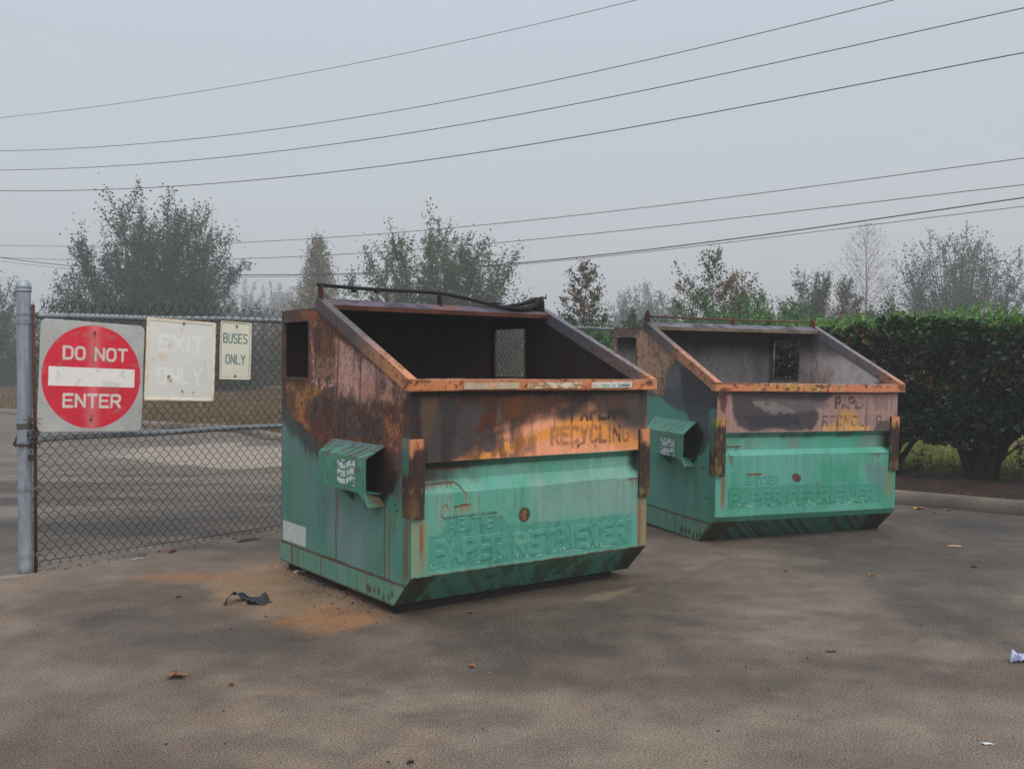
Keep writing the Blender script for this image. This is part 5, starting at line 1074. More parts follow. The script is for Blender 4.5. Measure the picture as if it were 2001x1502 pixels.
    c.line([(938,1012),(940,1028)], .0035, (96, 58, 40), .7, .6, 30, 52, 1); c.line([(938,1027),(946,1026)], .006, (110, 64, 42), .8, .6, 30, 53, 1); c.drips([(939,1027),(943,1027)], .07, (134, 108, 74), 2, .006, .7, 9)
    c.line([(1228,936),(1246,933)], .006, (92, 56, 40), .8, .6, 30, 54, 1); c.drips([(1228,936),(1246,933)], .07, (112, 92, 66), 6, .006, .6, 10)
    # embossed lettering on a darker backing, raised from the plate
    P1 = sdpoly(x, z, [(.125, .452), (.205, .452), (.225, .548), (.555, .552), (.62, .40), (1.55, .452), (1.72, .452), (1.72, .235), (.125, .255)] if False else [(.118, .246), (.118, .448), (.21, .452), (.235, .552), (.60, .558), (.70, .46), (1.66, .448), (1.70, .40), (1.69, .235)])
    back = sst(-.006, .006, P1+(c.nz(14, 60)-.5)*.02)*lo; c.mix(back, (60, 134, 112), .75)
    d = np.minimum(text_dist(x, z, 'PAPER', .155, .64, .285, .405, .42), text_dist(x, z, 'RETRIEVER', .725, 1.64, .275, .395, .42)); d = np.minimum(d, text_dist(x, z, 'ABITIBI', .25, .60, .462, .53, .5)+.010)
    h = 1-sst(.013, .020, d); c.mix(h*lo, (78, 146, 124), .4); c.mix(sst(.014, .020, d)*(1-sst(.020, .026, d))*lo*sst(.35, .6, c.nz(20, 66)), (48, 116, 96), .7)
    rw = .012; rr = np.abs(np.hypot(x-1.672, z-.44)-.028); c.mix((1-sst(.004, .008, rr))*lo, (96, 158, 140), .8)
    lowedge = sst(.016, .020, d)*(1-sst(.021, .026, d))*sst(.292, .280, z)*sst(.5, .62, c.nz(24, 61)); c.mix(lowedge*lo, (176, 200, 192), .9)  # flaky pale highlight lines painted along the lower letter edges
    c.mix(back*sst(.60, .64, c.nz(46, 62))*.5, (40, 104, 84), .8)
    # rust eaten round spot
    cx, cz = cv(1024, 1005); rr = np.hypot((x-cx), (z-cz)); c.mix(1-sst(.038, .043, rr+(c.nz(30, 63)-.5)*.004), (78, 50, 42), .97, 1); c.mix((1-sst(.030, .036, rr))*sst(.42, .6, c.nz(60, 64)), (150, 104, 82), .7, 1)
    c.mix(sst(.036, .040, rr)*(1-sst(.043, .05, rr)), (50, 60, 52), .8); c.mix(np.exp(-((rr-.15)/.06)**2)*sst(.5, .7, c.nz(18, 65)), (132, 160, 146), .35)
    for q_ in range(5): c.drips([(835, 970+q_), (1240, 935)], .28, [(122, 104, 72), (100, 118, 92), (112, 84, 60)][q_ % 3], 4, .0045, .45, 20+q_)
    # scratches
    rg = random.Random(8)
    for _ in range(26):
        x0, z0 = rg.uniform(.9, 1.7), rg.uniform(.46, .68); a = rg.uniform(-1.2, 1.2); L = rg.uniform(.03, .12); c.mix((1-sst(.001, .004, dseg(x, z, x0, z0, x0+L*math.sin(a)*.5, z0-L*math.cos(a))))*lo, rg.choice([(70, 132, 106), (128, 156, 142)]), .5)
    # corners, bottom edge, chamfer
    c.mix(sst(.075, .03, np.abs(x-.055)+(c.nz(10, 70, 1, .2)-.5)*.03)*sst(.57, .5, z)*sst(.20, .26, z)*.55, (150, 124, 84), .8, .6)
    c.mix(sst(.022, .006, np.abs(x-.068)+(c.nz(12, 71, 1, .2)-.5)*.01)*sst(.57, .5, z)*sst(.24, .42, z), (132, 66, 42), .75, 1)
    c.mix(sst(.10, .02, W-x+(c.nz(10, 72, 1, .2)-.5)*.04)*sst(.60, .5, z), (146, 116, 66), .75, .8); c.mix(sst(.03, .0, np.abs(x-1.765)+(c.nz(12, 73, 1, .2)-.5)*.02)*sst(.6, .5, z)*sst(.2, .25, z), (128, 72, 36), .7, 1)
    c.mix(1-sst(.003, .008, np.abs(z-g['h1'])+(c.nz(36, 74)-.5)*.012), (92, 60, 42), .9, 1)
    ch = sst(g['h1'], g['h1']-.006, z); c.mix(ch, (66, 126, 104), .9); c.mix(ch*sst(.5, .62, c.nz(10, 75, 1, 1)), (58, 66, 46), .6, .5)
    xs_ = x+z*1.1; n = fbm(xs_*16, z*1.5, 76, 3); c.mix(ch*sst(.52, .68, n), (70, 74, 52), .55); c.mix(ch*sst(.16, .10, x-z*.2), (56, 44, 34), .75, .8); c.mix(ch*sst(1.66, 1.74, x+z*.2), (48, 40, 34), .85, .8)
    c.streak(.05, 40)
    V = V.copy(); raise_ = h*lo*.0034*(z > .24); V[:, 1] -= np.where(V[:, 1] < .001, raise_, 0)
    V[:, 1] += np.where(V[:, 1] < .001, .013*(fbm(x*2.2, z*2.6, 80, 2)-.5)*sst(0, .1, x)*sst(W, W-.1, x)+.0025*np.sin(x*5+1)*(z > .87), 0)
    return V, c.rgba()
xr_ = 0.
def fL0(V, cv, g):
    c = Canvas(V[:, 1], V[:, 2], (72, 132, 108), cv, 3, GV); y, z = c.a, c.b
    c.mix(sst(.42, .7, c.nz(2.2, 1)), (102, 136, 124), .8); c.mix(sst(.5, .75, c.nz(4, 2, 1, .5)), (58, 118, 96), .6); c.blob((690, 1050), .28, .26, (112, 140, 132), .65, .5, 4, 3)
    c.poly([(552,830),(580,835),(640,900),(650,1000),(630,1060),(570,1040),(552,1000)], (66, 116, 98), .08, .1, 4, .6, 4)
    c.poly([(560,850),(610,900),(615,1010),(575,1020)], (96, 128, 110), .08, .08, 4, .5, 5)
    # burn scar
    B = [(530,600),(560,790),(566,806),(590,832),(608,850),(622,868),(640,885),(655,900),(715,940),(730,968),(765,965),(785,925),(796,880),(815,860),(830,740),(612,560)]
    c.poly([(p[0]-12, p[1]+20) for p in B], (44, 48, 48), .045, .06, 7, .85, 6, 1, .3)
    c.poly(B, (104, 68, 50), .010, .025, 9, 1, 7, rust=.9)
    inb = sst(-.01, .02, sdpoly(y, z, c.P(B)))
    c.poly([(606,640),(620,630),(800,768),(785,790),(700,785),(650,778),(606,770)], (190, 146, 134), .02, .03, 10, .95, 8, rust=.25)
    c.poly([(560,752),(604,750),(640,765),(630,800),(600,835),(575,818),(563,790)], (164, 114, 66), .015, .03, 12, .9, 9, rust=.6)
    c.poly([(608,640),(640,640),(662,700),(660,745),(612,745)], (134, 102, 78), .02, .05, 10, .75, 10, rust=.8)
    c.poly([(606,632),(650,640),(670,690),(640,705),(612,690)], (112, 66, 44), .02, .06, 12, .8, 11, rust=1)
    c.poly([(700,745),(740,735),(798,780),(800,860),(770,900),(752,830),(700,790)], (166, 106, 68), .02, .05, 12, .9, 12, rust=.7)
    c.poly([(610,775),(640,762),(660,770),(655,800),(640,855),(612,840),(592,812)], (96, 56, 42), .02, .05, 14, .85, 13, rust=1)
    c.poly([(640,760),(672,752),(674,788),(688,800),(680,812),(652,800),(640,790)], (72, 64, 66), .008, .025, 14, .93, 14, rust=.3)
    c.poly([(598,790),(626,770),(632,800),(612,822),(600,815)], (78, 66, 62), .012, .03, 14, .8, 15, rust=.3)
    c.poly([(676,775),(748,782),(748,806),(690,802)], (88, 72, 66), .015, .05, 14, .7, 16, rust=.5)
    c.poly([(668,815),(690,808),(744,812),(750,835),(752,858),(662,850)], (66, 56, 56), .012, .02, 12, .93, 17, rust=.4)
    # mottled flaking rust
    PK = [(655,660),(800,768),(790,790),(712,782),(655,776)]; c.speck((96, 54, 40), 44, .61, .6, 20, .05, B, .02, rust=1); c.speck((56, 42, 40), 62, .655, .8, 21, .03, B, .02, rust=1); c.speck((150, 98, 68), 70, .66, .55, 22, .03, B, .02, rust=.8)
    c.poly(PK, (190, 148, 138), .02, .04, 12, .5, 35, rust=.2)
    c.speck((122, 66, 44), 30, .52, .6, 23, .06, [(735,740),(800,775),(800,900),(765,930),(752,800)], .02, rust=1)
    c.speck((70, 66, 52), 48, .58, .8, 24, .02, [(608,700),(655,690),(658,765),(606,765)], .02, sy=.5, rust=.8)
    c.speck((44, 40, 42), 9, .585, .65, 41, .06, [(615,770),(690,760),(760,790),(803,790),(803,880),(640,890),(600,830)], .04); c.speck((48, 44, 44), 14, .60, .6, 42, .05, B, .03, sy=.5)
    # vertical stiffener welds
    for a, b in (((662,655),(657,775)), ((705,690),(703,792)), ((608,640),(608,770))): c.line([a, b], .010, (124, 68, 44), .85, .5, 25, 25, 1); c.line([a, b], .003, (84, 46, 34), .8, .5, 25, 26, 1)
    c.poly([(545,600),(616,596),(618,612),(604,628),(552,630)], (78, 60, 56), .012, .03, 12, .85, 27, rust=.8); c.poly([(585,605),(620,603),(625,622),(606,630),(590,622)], (146, 86, 52), .01, .03, 14, .8, 28, rust=1)
    c.poly([(545,600),(556,600),(557,755),(562,800),(545,800)], (52, 52, 56), .006, .01, 12, .9, 29)
    c.poly([(793,768),(806,768),(806,865),(790,862),(786,800)], (52, 50, 52), .014, .02, 12, .85, 30); c.poly([(780,850),(803,850),(800,930),(780,985),(760,960)], (84, 80, 84), .03, .04, 10, .6, 31)
    # soot and inner shade of the fork pocket mouth, painted black
    c.poly([(716,872),(752,872),(766,905),(775,925),(768,960),(745,985),(716,985)], (28, 24, 24), .03, .04, 9, .96, 32)
    c.poly([(748,880),(770,885),(770,925),(752,935)], (74, 44, 36), .02, .04, 12, .6, 33, rust=1)
    c.speck((80, 74, 70), 30, .55, .5, 34, .05, [(610,860),(645,885),(645,960),(625,920)], .03, sy=.2)
    for px, py, L in ((622, 985, .12), (632, 970, .14), (640, 975, .16), (612, 890, .1), (618, 880, .14), (606, 870, .12), (598, 860, .1), (628, 900, .1)): c.drips([(px, py), (px+1, py)], L*1.3, (64, 62, 66), 2, .0035, .8, px)
    # rust runs
    for px, p0, p1, wd, op in ((656,948,1130,.012,.8), (660,960,1040,.008,.7), (753,985,1150,.010,.9), (762,990,1130,.014,.45), (796,1015,1130,.022,.6), (791,1020,1140,.012,.7), (770,1000,1040,.02,.3), (594,1070,1090,.004,.5)):
        y0, z0 = cv(px, p0); _, z1 = cv(px, p1); m = (1-sst(wd*.35, wd*1.4, np.abs(y-y0-.004*np.sin(z*22))))*sst(z1-.04, z1+.03, z)*sst(z0+.01, z0-.02, z); c.mix(m, (126, 88, 54), op, .8); c.mix((1-sst(wd*.1, wd*.5, np.abs(y-y0-.004*np.sin(z*22))))*sst(z1-.02, z1+.03, z)*sst(z0+.01, z0-.02, z), (86, 56, 38), op*.7, 1)
    for px, py, w_ in ((766, 962, .03), (772, 985, .025), (776, 998, .022), (603, 923, .008), (698, 1018, .01)): y0, z0 = cv(px, py); c.mix((1-sst(.7, 1.1, np.hypot((y-y0)/w_, (z-z0)/.005)+(c.nz(40, 36)-.5))), (74, 48, 38), .85, 1)
    m = sst(-.003, .003, sdpoly(y, z, [cv(553,1015), cv(598,1030), cv(598,1068), cv(553,1053)])); c.mix(m, (186, 192, 192), .95, .0); c.mix(m*sst(.6, .7, c.nz(30, 37)), (150, 160, 160), .5)
    c.mix(1-sst(.002, .011, np.abs(z-.165)+(c.nz(30, 38)-.5)*.012), (88, 54, 38), .9, 1)
    c.mix(sst(.016, .004, y), (74, 58, 44), .6, .8)
    V = V.copy(); c.streak(.05, 36); V[:, 0] += .018*(fbm(y*2.0, z*2.2, 90, 2)-.5)*sst(H3, H3-.1, z)*sst(0, .1, y)*sst(D_, D_-.1, y)
    return V, c.rgba()
def fLw0(V, cv, g): r = fL0(V, cv, g); V[:] = r[0]; return r[1]
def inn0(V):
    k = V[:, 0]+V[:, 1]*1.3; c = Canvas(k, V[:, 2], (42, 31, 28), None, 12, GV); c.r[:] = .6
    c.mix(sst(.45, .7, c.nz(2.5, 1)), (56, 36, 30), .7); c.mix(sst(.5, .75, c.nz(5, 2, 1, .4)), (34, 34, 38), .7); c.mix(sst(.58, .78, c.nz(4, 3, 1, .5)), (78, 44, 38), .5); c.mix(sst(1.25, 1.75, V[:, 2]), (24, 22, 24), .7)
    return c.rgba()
def rail0(V, L, sx):
    t = V[:, 1]/L; c = Canvas(V[:, 1], V[:, 2]+V[:, 0], (184, 122, 82), None, 13+sx, .9)
    c.mix(sst(.4, .7, c.nz(7, 1)), (186, 118, 78), .7); c.mix(sst(.5, .7, c.nz(14, 7)), (170, 122, 62), .5)
    c.mix(sst(.22, .42, t+(c.nz(6, 2)-.5)*.25), (104, 88, 80), .8); c.mix(sst(.36, .56, t+(c.nz(6, 3)-.5)*.2), (62, 60, 66), .93); c.mix(sst(.5, .7, c.nz(12, 4))*sst(.4, .6, t), (84, 78, 82), .5)
    if sx: c.mix(sst(.0, .12, t), (92, 92, 102), .8)
    c.mix(sst(.0, .01, V[:, 2])*sst(.1, .2, t), (112, 116, 128), .5)
    c.speck((110, 66, 44), 40, .66, .7, 6, rust=1); c.mix(sst(-.066, -.078, V[:, 2]), (60, 48, 44), .6, 1)
    return c.rgba()
def rim0(V):
    x, z = V[:, 0], V[:, 2]; c = Canvas(x, z+V[:, 1]*.7, (188, 120, 78), None, 16, GV)
    c.mix(sst(.4, .7, c.nz(5, 1)), (170, 102, 66), .7); c.mix(sst(.5, .7, c.nz(10, 2, 1, .5)), (200, 142, 98), .5)
    c.mix(sst(H2-.012, H2, z)*(1 if True else 0), (178, 140, 120), .6); c.mix(sst(.45, .65, fbm(x*7, V[:, 1]*20, 9))*sst(H2-.006, H2, z), (118, 104, 108), .6)
    c.mix(sst(H2-.058, H2-.068, z+(c.nz(20, 3)-.5)*.01), (110, 58, 40), .9, 1); c.speck((84, 48, 38), 34, .67, .85, 4, sx=1, rust=1)
    c.mix((1-sst(.0, .03, x+OV))*sst(H2-.04, H2-.01, z)*.6, (100, 60, 44), .8, 1)
    c.mix(1-sst(.6, 1.2, np.hypot((x-1.80)/.04, (z-H2+.022)/.018)+(c.nz(30, 5)-.5)), (88, 46, 38), .85, 1); c.mix(1-sst(.6, 1.2, np.hypot((x-.05)/.05, (z-H2+.012)/.012)+(c.nz(30, 6)-.5)), (92, 52, 40), .7, 1)
    c.mix(sst(.5, .75, c.nz(8, 8))*sst(.2, .4, x)*sst(1.6, 1.3, x), (168, 92, 48), .5, .5)
    return c.rgba()
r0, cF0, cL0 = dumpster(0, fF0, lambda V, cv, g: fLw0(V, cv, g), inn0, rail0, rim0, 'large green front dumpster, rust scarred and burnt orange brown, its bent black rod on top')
rim_o = [o for o in r0.children if o.name.startswith('front_rim')][0]
# ---- stickers on the rim of the front dumpster
for x0, x1, kind in ((.315, .715, 0), (.775, 1.20, 1), (1.285, 1.635, 2)):
    def sc_(V, u, v):
        c = Canvas(V[:, 0], V[:, 2], (172, 160, 138) if kind == 0 else (196, 188, 168) if kind == 1 else (196, 198, 192), None, 50+kind, GV)
        if kind == 0: c.mix(sst(.4, .7, c.nz(20, 1)), (150, 130, 108), .7); c.mix(sst(.62, .7, c.nz(30, 2)), (196, 124, 76), .8)
        if kind == 1: c.mix(sst(.48, .54, c.nz(60, 1, .6, 1.6)), (146, 102, 62), .9)
        if kind == 2: c.mix(sst(.5, .7, c.nz(20, 1)), (180, 180, 172), .6); c.mix(sst(.10, .0, V[:, 0]-1.285), (206, 150, 110), .5)
        return c.rgba()
    mb = MB(); mb.sheet([(x0, -OV-.010, H2-.054), (x1, -OV-.010, H2-.054), (x1+.008, -OV-.010, H2-.016), (x0+.008, -OV-.010, H2-.016)], .006, sc_); st_o = mb.build('sticker', M_PAINT, rim_o)
    if kind == 2:
        for txt, xs, col in (('Please', 1.296, (178, 190, 182)), ('Flatten', 1.378, (126, 160, 140)), ('Your', 1.458, (110, 150, 128)), ('Cardboard', 1.515, (36, 104, 76))):
            cu = bpy.data.curves.new('text', 'FONT'); cu.body = txt; cu.size = .031; cu.shear = .3; cu.offset = .0006; to = bpy.data.objects.new('text', cu); COL.objects.link(to)
            dg = bpy.context.evaluated_depsgraph_get(); me = bpy.data.meshes.new_from_object(to.evaluated_get(dg)); COL.objects.unlink(to); bpy.data.objects.remove(to)
            v = np.array([q.co[:] for q in me.vertices]); wd_ = v[:, 0].max(); f_ = (.062 if txt == 'Please' else .068 if txt == 'Flatten' else .042 if txt == 'Your' else .108)/wd_
            Vt = np.stack([xs+v[:, 0]*f_, np.full(len(v), -OV-.0115), H2-.046+v[:, 1]*.95], 1)
            mesh_obj('lettering', Vt, [list(p.vertices) for p in me.polygons], M_SIGN, st_o, np.append(lin(*col)/GV, 0))
# ---- paint of the rear dumpster
def fF1(V, cv, g):
    c = Canvas(V[:, 0], V[:, 2], (76, 150, 124), cv, 5, GV); za, zb, zc, zd = g['ch']; x, z = c.a, c.b
    c.mix(sst(.4, .7, c.nz(3, 1)), (92, 156, 134), .7); c.mix(sst(.5, .75, c.nz(5, 2, 1, .5)), (54, 134, 102), .7)
    up = sst(za-.004, za+.002, z); lo = 1-up; c.mix(up, (152, 122, 116), 1)
    U = lambda pts, col, soft, noise, sc, op, kk, **kw: c.mix(up*sst(-soft, soft, sdpoly(x, z, c.P(pts))+(c.nz(sc, kk, kw.get('sx', 1), kw.get('sy', 1))-.5)*2*noise), col, op, kw.get('rust'))
    U([(1396,765),(1425,765),(1425,860),(1396,860)], (150, 112, 104), .02, .03, 10, .7, 10); U([(1402,770),(1420,770),(1418,815),(1404,800)], (78, 52, 48), .008, .03, 20, .85, 11, sy=.4, rust=1)
    U([(1428,765),(1625,762),(1625,775),(1590,795),(1600,815),(1585,838),(1530,840),(1470,842),(1440,830),(1430,800)], (50, 50, 58), .02, .035, 9, .92, 12)
    U([(1470,778),(1580,782),(1620,792),(1590,800),(1540,805),(1500,802),(1475,795)], (96, 94, 94), .015, .03, 12, .75, 13, sx=.6); U([(1475,785),(1530,790),(1560,808),(1500,806)], (136, 132, 128), .01, .05, 24, .5, 14)
    U([(1450,810),(1560,812),(1565,832),(1470,836)], (38, 42, 54), .02, .02, 9, .7, 15)
    U([(1578,760),(1620,760),(1618,775),(1585,778)], (44, 46, 54), .01, .02, 10, .8, 16, sy=.4)
    U([(1715,824),(1738,820),(1740,844),(1702,846)], (62, 60, 62), .006, .015, 18, .85, 17, sy=.3); U([(1700,770),(1735,770),(1735,800),(1712,800)], (114, 96, 94), .02, .03, 14, .6, 18, sy=.2)
    U([(1640,800),(1665,795),(1680,815),(1676,842),(1600,843),(1630,828)], (186, 138, 62), .035, .04, 9, .7, 19); U([(1610,830),(1702,828),(1702,848),(1605,848)], (200, 148, 92), .012, .02, 9, .75, 20)
    d = text_dist(x, z, 'PAPER', 1.168, 1.50, 1.136, 1.222, .5); c.mix((1-sst(.007, .016, d+(c.nz(40, 26, 1, .3)-.5)*.010))*up*(.2+.8*sst(.4, .58, c.nz(22, 21))), (50, 46, 52), .88)
    d = text_dist(x, z, 'RECYCLING', 1.04, 1.655, .985, 1.065, .62); c.mix((1-sst(.006, .011, d))*up*(.25+.75*sst(.42, .56, c.nz(22, 22))), (74, 58, 52), .85)
    c.mix(up*sst(.56, .72, c.nz(30, 23, 2.2, .10))*sst(1.0, 1.06, x), (84, 72, 76), .6); c.mix(up*(c.nz(34, 24, 3, .08)-.5)*.5, (70, 60, 62), 1)
    c.mix(up*sst(H2-.10, H2-.075, z+(c.nz(16, 25, 1.5, .3)-.5)*.03), (58, 48, 50), .7)
    # channel, its overhang shade painted in, and lower face
    c.mix(lo*sst(zb-.012, zb+.002, z), (34, 96, 70), .5); c.mix(lo*sst(zb-.03, zb-.0, z)*sst(.48, .62, c.nz(5, 31)), (44, 56, 48), .6)
    c.mix(lo*sst(zc, zc+.01, z)*sst(.5, .7, c.nz(6, 32, 1, .5)), (104, 120, 112), .7); c.mix(lo*sst(1.60, 1.72, x+(c.nz(9, 33)-.5)*.1)*sst(zc-.01, zc+.01, z), (58, 66, 62), .85); c.mix(lo*sst(1.70, 1.745, x)*sst(zc-.03, zc, z)*(x < 1.75), (30, 32, 32), .8)
    for pts in ([(1424,868),(1428,874),(1424,880)], [(1428,874),(1452,873)], [(1424,880),(1426,890),(1432,892)]): c.line(pts, .006, (76, 56, 44), .9, .6, 30, 34, 1)
    c.drips([(1428,874),(1452,873)], .05, (104, 80, 60), 8, .004, .7, 3); c.drips([(1424,892),(1430,892)], .10, (108, 92, 84), 4, .01, .6, 4)
    c.line([(1462,927),(1487,926)], .008, (112, 72, 44), .95, .6, 40, 35, 1); c.drips([(1462,927),(1487,926)], .03, (96, 58, 40), 10, .003, .8, 5)
    c.line([(1598,942),(1598,950),(1601,955)], .006, (120, 78, 48), .9, .6, 30, 36, 1); c.drips([(1599,955),(1601,955)], .08, (98, 66, 48), 3, .004, .8, 6)
    c.line([(1702,887),(1734,886)], .005, (76, 66, 62), .8, .5, 30, 37, 1); c.drips([(1702,887),(1734,886)], .06, (88, 96, 82), 5, .008, .6, 7)
    for q_ in range(5): c.drips([(1425, 893), (1735, 890)], .28, [(116, 100, 72), (96, 118, 98), (104, 80, 60)][q_ % 3], 4, .0045, .45, 20+q_)
    c.poly([(1690,905),(1735,905),(1735,955),(1700,955)], (96, 118, 114), .05, .05, 6, .7, 38); c.poly([(1600,900),(1680,900),(1680,950),(1600,945)], (52, 136, 106), .06, .06, 6, .6, 39)
    P1 = sdpoly(x, z, [(.115, .325), (.115, .49), (.70, .50), (1.66, .475), (1.70, .44), (1.67, .315)]); back = sst(-.006, .006, P1+(c.nz(14, 60)-.5)*.02)*lo; c.mix(back, (50, 130, 104), .65)
    d = np.minimum(text_dist(x, z, 'PAPER', .15, .64, .355, .45, .42), text_dist(x, z, 'RETRIEVER', .72, 1.60, .345, .44, .42)); d = np.minimum(d, text_dist(x, z, 'ABITIBI', .25, .60, .52, .575, .5)+.008)
    h = 1-sst(.012, .022, d); c.mix(h*lo, (70, 144, 118), .3); c.mix(sst(.013, .018, d)*(1-sst(.018, .024, d))*lo, (40, 108, 86), .75)
    c.mix(sst(.013, .018, d)*(1-sst(.02, .026, d))*sst(.372, .352, z)*sst(.5, .6, c.nz(24, 61))*lo, (170, 196, 188), .9)  # highlight lines painted pale on the letters' lower edges
    cx, cz = cv(1557, 933); rr = np.hypot((x-cx)*.9+.3*(z-cz), (z-cz)*1.1); c.mix(1-sst(.038, .043, rr), (84, 54, 46), .97, 1); c.mix((1-sst(.03, .036, rr))*sst(.45, .6, c.nz(60, 64)), (120, 84, 70), .6, 1)
    c.mix(sst(.03, .01, np.abs(x-.075)+(c.nz(12, 71, 1, .2)-.5)*.02)*sst(.60, .55, z)*sst(.28, .40, z), (134, 84, 50), .75, 1); c.mix(sst(.05, .01, np.abs(x-1.76)+(c.nz(12, 72, 1, .2)-.5)*.03)*sst(.60, .55, z)*sst(.30, .45, z), (128, 120, 82), .6, .6)
    h1 = g['h1']; c.mix(1-sst(.002, .006, np.abs(z-h1)+(c.nz(36, 74)-.5)*.008), (70, 92, 66), .7, .5)
    l2 = sst(h1-.04, h1-.05, z); c.mix(sst(h1, h1-.005, z)*(1-l2), (64, 136, 108), .8); c.mix(l2, (56, 104, 84), .9); xs_ = x+z*1.5; n = fbm(xs_*20, z*1.2, 76, 3); c.mix(l2*sst(.46, .6, n), (62, 54, 42), .75, .4); c.mix(l2*sst(.2, .1, x-z*.4), (58, 44, 34), .85, .8); c.mix(l2*sst(1.60, 1.70, x+z*.4), (46, 36, 32), .9, .8)
    c.mix(sst(h1, h1-.01, z)*sst(.26, .06, x), (70, 62, 44), .5); c.streak(.05, 40)
    V = V.copy(); V[:, 1] -= np.where(V[:, 1] < .001, h*lo*.0022*(z > .3), 0); V[:, 1] += np.where(V[:, 1] < .001, .012*(fbm(x*2.2, z*2.6, 83, 2)-.5)*sst(0, .1, x)*sst(W, W-.1, x), 0)
    return V, c.rgba()
def fL1(V, cv, g):
    c = Canvas(V[:, 1], V[:, 2], (74, 138, 114), cv, 7, GV); y, z = c.a, c.b
    c.mix(sst(.42, .7, c.nz(2.5, 1)), (90, 146, 126), .7); c.mix(sst(.5, .75, c.nz(5, 2, 1, .5)), (58, 122, 98), .6)
    c.poly([(1180,600),(1400,560),(1420,770),(1396,850),(1370,890),(1345,880),(1345,810),(1310,790),(1270,768),(1180,790)], (66, 64, 68), .03, .04, 7, .92, 3)
    c.poly([(1180,600),(1262,610),(1330,690),(1310,720),(1296,770),(1268,768),(1240,790),(1180,790)], (158, 124, 104), .02, .04, 8, .95, 4, rust=.4)
    c.poly([(1225,650),(1262,645),(1310,700),(1290,740),(1240,745)], (176, 138, 110), .03, .05, 9, .6, 5)
    c.poly([(1195,640),(1262,610),(1270,640),(1235,660),(1200,668)], (84, 62, 56), .01, .04, 14, .75, 6, rust=.8)
    c.poly([(1300,720),(1325,700),(1340,720),(1325,760),(1300,762)], (92, 90, 94), .02, .03, 9, .7, 7)
    c.poly([(1328,720),(1350,715),(1400,770),(1400,800),(1345,810),(1330,770)], (44, 42, 46), .008, .04, 16, .9, 8)
    c.poly([(1335,785),(1385,790),(1390,815),(1345,815)], (54, 62, 62), .015, .03, 12, .8, 9)
    c.speck((104, 70, 54), 40, .64, .6, 10, .03, [(1180,600),(1330,690),(1296,770),(1180,790)], .02, rust=1); c.speck((70, 56, 54), 30, .62, .6, 11, .03, [(1180,600),(1330,690),(1296,770),(1180,790)], .02, sy=.4)
    c.line([(1275,660),(1270,680),(1267,700)], .004, (64, 50, 48), .8); c.poly([(1338,824),(1362,824),(1375,850),(1362,900),(1345,915),(1336,900)], (30, 30, 32), .02, .03, 9, .95, 12)  # inner shade of the fork pocket mouth painted black
    c.poly([(1385,800),(1400,800),(1398,850),(1384,850)], (80, 120, 108), .01, .02, 10, .6, 13)
    for px, p0, p1, wd, op in ((1281,925,990,.006,.35), (1343,915,1005,.004,.6), (1363,912,1010,.006,.7), (1360,925,960,.01,.3)):
        y0, z0 = cv(px, p0); _, z1 = cv(px, p1); c.mix((1-sst(wd*.35, wd*1.4, np.abs(y-y0-.004*np.sin(z*22))))*sst(z1-.02, z1+.03, z)*sst(z0+.01, z0-.02, z), (106, 84, 62), op, .8)
    for px, py, w_ in ((1374, 914, .03), (1380, 973, .02)): y0, z0 = cv(px, py); c.mix((1-sst(.7, 1.1, np.hypot((y-y0)/w_, (z-z0)/.008)+(c.nz(40, 36)-.5))), (84, 52, 40), .85, 1)
    c.mix(1-sst(.002, .010, np.abs(z-.198)+(c.nz(30, 38)-.5)*.010), (92, 58, 42), .9, 1); c.mix(sst(.012, .003, y), (74, 58, 44), .6, .8); c.streak(.05, 36); V[:, 0] += .016*(fbm(y*2.0, z*2.2, 95, 2)-.5)*sst(0, .1, y)*sst(D_, D_-.1, y)*sst(H3, H3-.1, z)
    return c.rgba()
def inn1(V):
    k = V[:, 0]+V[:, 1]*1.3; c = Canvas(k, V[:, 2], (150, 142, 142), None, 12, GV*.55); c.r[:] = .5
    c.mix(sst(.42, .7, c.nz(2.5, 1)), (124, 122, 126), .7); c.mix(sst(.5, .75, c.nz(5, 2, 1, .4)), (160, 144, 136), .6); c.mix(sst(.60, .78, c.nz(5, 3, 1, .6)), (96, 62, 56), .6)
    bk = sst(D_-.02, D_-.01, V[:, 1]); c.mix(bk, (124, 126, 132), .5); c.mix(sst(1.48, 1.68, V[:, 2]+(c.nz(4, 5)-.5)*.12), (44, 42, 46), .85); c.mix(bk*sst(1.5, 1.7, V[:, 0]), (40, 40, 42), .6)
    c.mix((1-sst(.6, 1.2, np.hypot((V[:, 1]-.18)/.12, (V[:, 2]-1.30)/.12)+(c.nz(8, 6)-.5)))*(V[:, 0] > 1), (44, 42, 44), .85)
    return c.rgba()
def rail1(V, L, sx):
    t = V[:, 1]/L; c = Canvas(V[:, 1], V[:, 2]+V[:, 0], (180, 120, 88), None, 23+sx, .9)
    c.mix(sst(.4, .7, c.nz(7, 1)), (168, 112, 86), .7); c.mix(sst(.45, .62, t+(c.nz(6, 3)-.5)*.15), (70, 68, 74), .93); c.mix(sst(.8, .95, t), (34, 34, 38), .8)
    if sx: c.mix(sst(.05, .3, t), (104, 102, 110), .85)
    c.mix(sst(.0, .01, V[:, 2])*sst(.05, .15, t), (124, 120, 124), .6); c.speck((110, 66, 44), 40, .66, .7, 6, rust=1); c.mix(sst(-.066, -.078, V[:, 2]), (60, 48, 44), .6, 1)
    return c.rgba()
